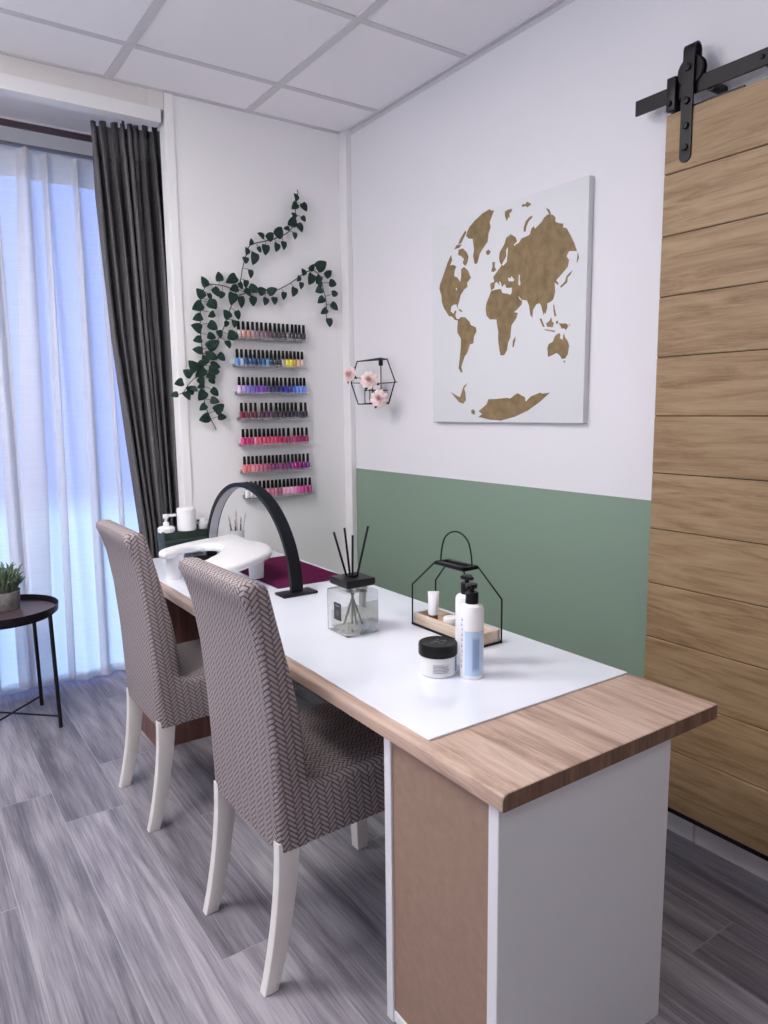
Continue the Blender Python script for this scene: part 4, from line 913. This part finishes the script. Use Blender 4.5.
# tube and little jar in the tray
c = Vector((-.680, -1.544, wz + .0065))
t = thing('cream_tube', tuple(c), 'small white cream tube standing on its dark cap in the caddy tray', 'tube')
m = MB(); m.lathe([(.0001, 0), (.0125, 0), (.013, .002), (.0135, .030), (.0001, .031)], c, 20); m.build('cap', BROWNW, t, smooth=40)
m = MB(); rings = []
for q, ra, rb in ((0, .0145, .0145), (.1, .0155, .0155), (.5, .0155, .012), (.85, .016, .005), (.93, .0165, .0012), (1, .0165, .0012)):
    rings.append([m.bm.verts.new(c + R_ * (ra * math.cos(2 * PI * j / 24)) + Vector((.569, .822, 0)) * (rb * math.sin(2 * PI * j / 24)) + Vector((0, 0, .031 + .069 * q))) for j in range(24)])
for A, B in zip(rings, rings[1:]):
    for j in range(24): m.bm.faces.new((A[j], A[(j + 1) % 24], B[(j + 1) % 24], B[j]))
m.bm.faces.new(rings[0][::-1]); m.bm.faces.new(rings[-1]); bmesh.ops.recalc_face_normals(m.bm, faces=m.bm.faces[:])
body = m.build('tube_body', WHITEP, t, smooth=50)
c = Vector((-.674, -1.615, wz + .0065))
t = thing('small_jar', tuple(c), 'tiny white round-lidded jar in the caddy tray beside the cream tube', 'jar')
m = MB(); m.lathe([(.0001, 0), (.018, 0), (.020, .002), (.020, .020), (.0185, .023), (.0001, .023)], c, 28); m.build('body', TUBEG if False else CREAMW, t, smooth=40)
m = MB(); m.lathe([(.0001, .0225), (.0215, .0225), (.022, .024), (.022, .034), (.020, .038), (.0001, .0395)], c, 28); m.build('lid', WHITEP, t, smooth=40)

# ------------------------------------------------------------------ round side table and plant
TC = (-1.612, .222)
t = thing('side_table', (TC[0], TC[1], 0), 'round black metal tray side table by the sheer curtain', 'side table')
m = MB(); m.lathe([(.0001, .492), (.214, .492), (.219, .494), (.222, .524), (.2195, .524), (.2145, .500), (.2115, .4985), (.0001, .4985)], (TC[0], TC[1], 0), 72)
m.bm.normal_update()
for f in m.bm.faces:
    cc = f.calc_center_median()
    if cc.z > .4975 and f.normal.z > .9: f.material_index = 1
tray = m.build('tray', [BLACK, TRAYP], t, smooth=40)
legs = []
for lx, ly in ((.146, .152), (-.146, .152), (.170, -.155), (-.170, -.155)):
    ux, uy = TC[0] + lx * .955, TC[1] + ly * .955; lx, ly = TC[0] + lx, TC[1] + ly
    legs.append((lx, ly)); m = MB(); m.tube([(ux, uy, .494), (lx, ly, 0)], .0085, 12); m.build('leg', BLACK, t, smooth=40)
m = MB()
for i, j in ((0, 3), (1, 2)): m.tube([(legs[i][0], legs[i][1], .045 + .004 * i), (legs[j][0], legs[j][1], .045 + .004 * i)], .0045, 8)
m.build('cross_bar', BLACK, t, smooth=40)
m = MB(); m.tube([(TC[0] + .200 * math.cos(2 * PI * i / 48), TC[1] + .200 * math.sin(2 * PI * i / 48), .486) for i in range(48)], .006, 8, closed=True); m.build('support_ring', BLACK, t, smooth=40)
c = (-1.602, .292, .4990)
t = thing('potted_plant', c, 'green succulent in a grey stone pot on the round side table', 'plant')
m = MB(); m.lathe([(.0001, 0), (.066, 0), (.070, .004), (.077, .082), (.071, .082), (.068, .070), (.0001, .070)], c, 40); m.build('pot', POT, t, smooth=40)
m = MB(); m.lathe([(.0001, .074), (.0685, .072), (.0001, .071)], c, 24); m.build('soil', SOIL, t, smooth=40)
m = MB(); rs = random.Random(11)
for i in range(150):
    a = rs.uniform(0, 2 * PI); r0 = .06 * math.sqrt(rs.random()); up = rs.uniform(.04, .125) * (1.1 - 3.0 * r0); outw = rs.uniform(.0, .055)
    b_ = Vector((c[0] + r0 * math.cos(a), c[1] + r0 * math.sin(a), c[2] + .072)); dr = Vector((math.cos(a), math.sin(a), 0))
    pts = [b_, b_ + dr * outw * .3 + Vector((0, 0, up * .5)), b_ + dr * outw * .8 + Vector((0, 0, up * .9)), b_ + dr * outw * 1.1 + Vector((rs.uniform(-.012, .012), 0, up))]
    m.tube(pts, [.004, .0056, .0042, .0010], 6)
m.build('foliage', SUCC, t, smooth=60)
# ------------------------------------------------------------------ wire flower holder on the right wall and its three roses
t = thing('wall_flower_holder', (0, -.35, 1.36), 'black wire hexagon wall holder with a glass vial, by the corner strip', 'wall holder')
hx_ = -.085
F = [(hx_, -.222, 1.562), (hx_, -.470, 1.557), (hx_, -.528, 1.459), (hx_, -.478, 1.362), (hx_, -.226, 1.362), (hx_, -.166, 1.464)]
Wp = [(-.003, -.300, 1.575), (-.003, -.300, 1.37), (-.003, -.395, 1.459), (-.003, -.210, 1.459)]
m = MB(); m.tube(F, .0028, 8, closed=True)
m.tube([F[0], Wp[0], F[1]], .0022, 8); m.tube([F[4], Wp[1], F[3]], .0022, 8); m.tube([F[2], (-.003, -.43, 1.459)], .002, 8); m.tube([F[5], (-.003, -.26, 1.459)], .002, 8)
m.tube([Wp[0], Wp[1]], .0022, 8); m.tube([(-.003, -.43, 1.459), (-.003, -.26, 1.459)], .002, 8)
m.build('wire_frame', BLACKS, t, smooth=50)
m = MB(); m.box((-.088, -.365, 1.422), (-.010, -.325, 1.426), .001); m.tube([(-.085, -.352, 1.362), (-.085, -.352, 1.424)], .0022, 8); m.box((-.088, -.325, 1.422), (-.084, -.283, 1.426)); m.tube([(-.085, -.285, 1.362), (-.085, -.285, 1.424)], .0022, 8)
m.build('vial_bracket', BLACKS, t, smooth=40)
m = MB(); m.box((-.006, -.315, 1.54), (-.001, -.285, 1.572), .001); m.build('wall_plate', BLACKS, t, smooth=40)
m = MB(); m.lathe([(.0001, 1.370), (.008, 1.373), (.010, 1.380), (.010, 1.445), (.012, 1.447), (.0105, 1.447), (.0085, 1.445), (.0085, 1.384), (.0001, 1.378)], (-.072, -.318, 0), 18); m.build('glass_vial', TUBEG, t, smooth=50)

def make_rose(loc, face, size, label, stem_to):
    t = thing('artificial_rose', loc, label, 'rose', 'pale pink roses in the wire holder')
    f = Vector(face).normalized(); a = f.orthogonal().normalized(); b = f.cross(a); L0 = Vector(loc)
    rs = random.Random(int(abs(loc[1]) * 1000))
    def petals(m, rings):
        for (n, r0, h0, wd, ln, flare, ph) in rings:
            for k in range(n):
                th = ph + 2 * PI * k / n + rs.uniform(-.12, .12)
                rad = a * math.cos(th) + b * math.sin(th); tan = -a * math.sin(th) + b * math.cos(th)
                def fn(u, v):
                    s_ = (u - .5) * 2
                    w_ = wd * (math.sin(PI * (.18 + .66 * v)) ** .8) * s_
                    out = r0 + ln * v * flare + .25 * ln * max(0, v - .6) * flare * 2 - .35 * wd * s_ * s_
                    up = h0 + ln * v * (1 - .45 * flare) - .18 * ln * abs(s_) ** 2 * v - .5 * ln * flare * max(0, v - .7)
                    return L0 + (rad * out + tan * w_ + f * up) * size
                m.grid(fn, 6, 6)
    m = MB(); petals(m, [(9, .26, -.34, .46, .72, .95, .2), (8, .22, -.24, .44, .72, .72, .5), (7, .18, -.16, .40, .74, .50, .1), (6, .13, -.10, .34, .74, .32, .7)]); m.build('petals', PINK, t, smooth=70, solid=.0006)
    m = MB(); petals(m, [(5, .09, -.06, .28, .70, .20, .5), (4, .05, -.03, .20, .70, .10, .0), (3, .02, -.02, .12, .68, .05, .3)]); m.build('heart', PINKD, t, smooth=70, solid=.0006)
    m = MB(); m.tube(smooth_path([L0 - f * size * .1, L0 - f * size * .8 + Vector((0, 0, -.004)), Vector(stem_to)], 5), .0016, 6); m.build('stem', LEAFD, t, smooth=60)
    m = MB()
    for th in (.4, 2.0, 3.9, 5.2):
        rad = a * math.cos(th) + b * math.sin(th); tan = -a * math.sin(th) + b * math.cos(th)
        m.grid(lambda u, v: L0 + (rad * (.2 + 1.0 * v) + tan * (.24 * math.sin(PI * min(1, v * .9 + .06)) * (u - .5) * 2) - f * (.25 + .25 * v * v)) * size, 4, 6)
    m.build('leaf', LEAFD, t, smooth=70, solid=.0005)
make_rose((-.115, -.196, 1.503), (-.75, -.25, .2), .036, 'pale pink rose at the corner-strip side of the wire holder', (-.07, -.285, 1.478))
make_rose((-.118, -.372, 1.470), (-.65, -.7, .25), .041, 'pale pink rose in the middle of the wire holder', (-.072, -.320, 1.44))
make_rose((-.118, -.452, 1.384), (-.6, -.65, .1), .039, 'deeper pink rose low in the wire holder, nearest the canvas', (-.074, -.330, 1.43))

# ------------------------------------------------------------------ nail polish racks
rows = [
 (1.663, -.606, [(205,195,190),(205,160,150),(190,130,125),(165,135,145),(140,112,120),(128,105,118),(112,90,104),(100,62,84),(60,46,56),(56,42,56),(50,40,54),(112,106,118),(52,46,58),(48,42,54),(58,52,62),(44,40,50)], [0,33,66,100,131,163,196,227,260,291,323,355,391,415,446,478]),
 (1.539, -.618, [(84,134,206),(150,182,212),(34,58,110),(44,76,128),(26,64,104),(32,66,118),(24,98,140),(92,152,202),(40,62,74),(54,60,66),(50,52,58),(172,172,164),(236,218,84),(244,228,66),(192,152,66),(226,182,168),(206,190,176)], [0,33,67,99,130,162,193,225,257,287,318,349,380,410,441,471,502]),
 (1.415, -.613, [(216,184,226),(184,164,218),(134,124,204),(112,104,194),(118,78,178),(124,76,180),(108,68,160),(48,42,88),(44,42,90),(52,46,98),(36,36,120),(38,48,166),(44,56,130),(66,98,196),(94,138,224),(112,152,232),(104,136,226)], [0,30,62,95,127,159,190,220,252,280,310,344,376,406,436,461,487]),
 (1.298, -.607, [(120,20,56),(100,18,50),(108,20,56),(88,16,46),(76,30,60),(86,46,80),(80,40,76),(52,30,52),(44,26,48),(40,24,44),(36,24,48),(40,30,54),(46,36,64),(38,28,48),(50,38,66)], [0,32,67,100,148,180,215,255,284,313,342,374,405,446,480]),
 (1.178, -.604, [(208,60,128),(198,48,116),(192,54,116),(226,122,150),(208,70,108),(212,72,108),(206,64,98),(216,72,108),(196,48,98),(186,42,96),(176,42,94),(156,36,86),(176,36,108),(156,36,100),(138,36,92),(148,30,98)], [0,31,61,93,123,156,188,218,248,276,309,346,394,424,457,493]),
 (1.052, -.602, [(234,128,136),(228,108,130),(238,148,156),(206,120,138),(188,98,128),(176,90,122),(148,60,102),(108,44,96),(102,46,102),(148,60,116),(128,48,96),(88,58,118),(158,30,126),(148,32,116),(138,28,112),(128,32,120),(118,36,116)], [0,30,60,91,120,153,184,213,243,271,304,332,365,393,423,455,488]),
 (.934, -.594, [(236,236,236),(216,216,222),(226,226,230),(202,208,214),(222,180,196),(204,128,156),(196,116,146),(186,106,138),(148,90,110),(228,166,196),(232,176,208),(236,176,214),(228,148,194),(222,108,170),(204,68,146),(196,78,146),(182,70,140)], [0,31,63,95,126,157,188,217,247,278,308,338,365,391,420,450,483]),
]
rackname = ['top', 'second', 'third', 'fourth', 'fifth', 'sixth', 'lowest']
rackword = ['top rack', 'second rack down', 'third rack down', 'fourth rack down', 'fifth rack down', 'sixth rack down', 'lowest rack']
ordn = ['first', 'second', 'third', 'fourth', 'fifth', 'sixth', 'seventh', 'eighth', 'ninth', 'tenth', 'eleventh', 'twelfth', 'thirteenth', 'fourteenth', 'fifteenth', 'sixteenth', 'seventeenth']
contents = ['nude, mauve and black polishes', 'blue, teal and yellow polishes', 'lilac to royal blue polishes', 'burgundy and near-black polishes', 'hot pink polishes with one gap', 'coral pink to purple polishes', 'white and orchid pink polishes']
def colour_word(r, g, b):
    import colorsys
    h, s, v = colorsys.rgb_to_hsv(r / 255, g / 255, b / 255); h *= 360
    if s < .12: return 'white' if v > .85 else 'silver' if v > .6 else 'grey' if v > .35 else 'black'
    if v < .26: return 'near-black'
    lt = 'pale ' if (s < .35 and v > .7) else 'dark ' if v < .5 else ''
    if h < 14 or h >= 342: n = 'pink' if v > .7 else 'red'
    elif h < 40: n = 'beige' if s < .5 else 'ochre'
    elif h < 70: n = 'yellow'
    elif h < 165: n = 'green'
    elif h < 200: n = 'teal'
    elif h < 250: n = 'blue'
    elif h < 290: n = 'violet'
    else: n = 'pink' if (v > .65 and h > 310) else 'lilac' if v > .75 else 'plum'
    return lt + n
BR = .0093
proto_body = [(.0001, 0), (BR - .001, 0), (BR, .001), (BR, .031), (BR - .0015, .0345), (.0052, .037), (.0052, .040), (.0001, .040)]
proto_cap = [(.0001, .0385), (.0070, .0385), (.0072, .041), (.0062, .074), (.0050, .0762), (.0001, .0765)]
proto = None
for i, (bz_, x0_, cols, px) in enumerate(rows):
    wx = .337 / px[-1]
    xs = [x0_ + .011 + p * wx * .985 for p in px]
    for k in range(1, len(xs)): xs[k] = max(xs[k], xs[k - 1] + 2 * BR + .0004)
    xa, xb = xs[0] - .012, xs[-1] + .013
    t = thing('polish_rack', ((xa + xb) / 2, 0, bz_ - .004), 'clear acrylic wall ledge, %s, holding %s' % (rackword[i], contents[i]), 'rack', 'clear polish racks on the back wall')
    m = MB(); m.box((xa, -.046, bz_ - .0035), (xb, -.0012, bz_ - .0005), .0006, 1); m.build('ledge', ACRYLW, t, smooth=None)
    m = MB(); m.box((xa, -.0485, bz_ - .0035), (xb, -.046, bz_ + .008), .0006, 1); m.build('front_lip', ACRYLW, t, smooth=None)
    m = MB(); m.box((xa, -.0035, bz_ - .002), (xb, -.0006, bz_ + .010), .0006, 1); m.build('back_plate', ACRYL, t, smooth=None)
    for k, (x, cc) in enumerate(zip(xs, cols)):
        lbl = '%s nail polish with black cap, %s from curtain end, %s' % (colour_word(*cc), ordn[k], rackword[i])
        mt = mat('polish_%s_%d' % (rackname[i], k), srgb(*cc), .12, 0, .6)
        loc = (x, -.030, bz_ - .0003)
        if proto is None:
            proto = thing('nail_polish_bottle', loc, lbl, 'nail polish', 'nail polish bottles on the wall racks')
            pb_ = MB().lathe(proto_body, loc, 16, sq=4).build('glass_bottle', mt, proto, smooth=40)
            MB().lathe(proto_cap, loc, 14).build('cap', CAPB, proto, smooth=40)
            b = proto
        else:
            b = proto.copy(); C.objects.link(b); b.location = loc; b['label'] = lbl
            for ch in list(proto.children):
                q = ch.copy(); C.objects.link(q); q.parent = b
                if 'bottle' in q.name:
                    q.data = ch.data.copy(); q.data.materials[0] = mt
        b['group'] = 'polishes on the ' + rackword[i]

# ------------------------------------------------------------------ ivy garlands on the back wall
def garland(key, label, dy):
    dta = IVY[key]
    t = thing('ivy_garland', (dta['stem'][0][0], -.02, dta['stem'][-1][1]), label, 'garland', 'artificial ivy garlands')
    rs = random.Random(len(key) * 7)
    st = smooth_path([(p[0], -.014 + dy, p[1]) for p in dta['stem']], 5)
    m = MB(); m.tube(st, .0022, 6)
    if 'sprig' in dta:
        m.tube(smooth_path([(p[0], -.024 - .012 * i, p[1]) for i, p in enumerate(dta['sprig'])], 4), .0018, 6)
    allp = [Vector(p) for p in st]
    lf = MB()
    for (bx, bz_, tx, tz) in dta['leaves']:
        sprig = 'sprig' in dta and bx < -.83 and bz_ < 1.50
        B = Vector((bx, -.026 + dy - rs.uniform(0, .010), bz_)); T = Vector((tx, -.030 + dy - rs.uniform(-.006, .014), tz))
        if sprig:
            d_ = .03 + max(0, -.84 - bx) * .45
            B.y -= d_; T.y -= d_
        ax = T - B; ln = ax.length; ax.normalize()
        nrm = Vector((rs.uniform(-.25, .25), -1, rs.uniform(-.2, .35))); nrm = (nrm - ax * nrm.dot(ax)).normalized(); sd = ax.cross(nrm)
        w_ = ln * rs.uniform(.36, .46)
        # heart outline, folded slightly along the midrib, tip curling back
        n = 9
        rowsv = []
        for j in range(n + 1):
            v = j / n
            hw_ = w_ * (math.sin(PI * (v ** .62)) ** .75) if 0 < v < 1 else 0
            lob = .10 * ln * (1 - v) ** 3
            row = []
            for s_ in (-1, -.5, 0, .5, 1):
                y_ = v * ln - lob * abs(s_) * 1.6 * (1 if v > 0 else 0)
                row.append(lf.bm.verts.new(B + ax * y_ + sd * (hw_ * s_) + nrm * (.16 * w_ * (abs(s_)) + .10 * ln * math.sin(PI * v) - .0)))
            rowsv.append(row)
        for A_, B_2 in zip(rowsv, rowsv[1:]):
            for k in range(4):
                vv = [A_[k], A_[k + 1], B_2[k + 1], B_2[k]]
                lf.bm.faces.new(vv)
        # petiole from the vine to the leaf
        near = min(allp, key=lambda p: (p - B).length)
        if (near - B).length < .10 and not sprig: m.tube([near, lerp(near, B, .5) + Vector((0, -.004, 0)), B + ax * .004], .0011, 5)
    m.build('vine_stem', STEM, t, smooth=60)
    bmesh.ops.remove_doubles(lf.bm, verts=lf.bm.verts[:], dist=1e-6)
    bmesh.ops.dissolve_degenerate(lf.bm, edges=lf.bm.edges[:], dist=1e-6)
    o = lf.build('foliage', LEAF, t, smooth=80, solid=.0006)
garland('top', 'artificial ivy vine climbing highest, in an S curve up the back wall', -.004)
garland('right', 'artificial ivy vine arching above the polish racks and drooping near the corner', 0)
garland('left', 'artificial ivy vine hanging straight down beside the charcoal curtain', -.002)

# ------------------------------------------------------------------ daylight, camera
w = bpy.data.worlds.new('World'); bpy.context.scene.world = w; w.use_nodes = True
nt = w.node_tree; bg = nt.nodes['Background']
tc = nt.nodes.new('ShaderNodeTexCoord'); sp = nt.nodes.new('ShaderNodeSeparateXYZ'); nt.links.new(tc.outputs['Generated'], sp.inputs[0])
mr = nt.nodes.new('ShaderNodeValToRGB'); e = mr.color_ramp.elements
ma = nt.nodes.new('ShaderNodeMath'); ma.operation = 'MULTIPLY_ADD'; ma.inputs[1].default_value = .5; ma.inputs[2].default_value = .5
nt.links.new(sp.outputs[2], ma.inputs[0]); nt.links.new(ma.outputs[0], mr.inputs[0])
e[0].position = .433; e[0].color = (.44, .65, 1, 1); e[1].position = .45; e[1].color = (.25, .33, .72, 1)
nt.links.new(mr.outputs[0], bg.inputs[0]); bg.inputs[1].default_value = WORLD

cam = bpy.data.cameras.new('camera'); co = bpy.data.objects.new('camera', cam); C.objects.link(co)
yaw, pitch, roll = .6033, .1408, -.012
f = Vector((math.sin(yaw) * math.cos(pitch), math.cos(yaw) * math.cos(pitch), -math.sin(pitch)))
r = Vector((math.cos(yaw), -math.sin(yaw), 0)); u = r.cross(f)
R2 = r * math.cos(roll) + u * math.sin(roll); U2 = -r * math.sin(roll) + u * math.cos(roll)
co.matrix_world = Matrix(((R2.x, U2.x, -f.x, -1.9578), (R2.y, U2.y, -f.y, -3.1493), (R2.z, U2.z, -f.z, 1.3339), (0, 0, 0, 1)))
cam.sensor_fit = 'VERTICAL'; cam.sensor_height = 24; cam.lens = 720.57 / 1024 * 24; cam.clip_start = .05
s = bpy.context.scene; s.camera = co
s.view_settings.view_transform = 'Standard'; s.view_settings.look = 'None'; s.view_settings.gamma = 1; s.view_settings.use_curve_mapping = False
s.view_settings.exposure = EXPOSURE
s.cycles.use_denoising = True; s.cycles.max_bounces = 10; s.cycles.diffuse_bounces = 6; s.cycles.transparent_max_bounces = 24
s.cycles.transmission_bounces = 8; s.cycles.sample_clamp_indirect = 8; s.cycles.caustics_reflective = False; s.cycles.caustics_refractive = False
for o in bpy.data.objects:
    if '_o' in o: del o['_o']
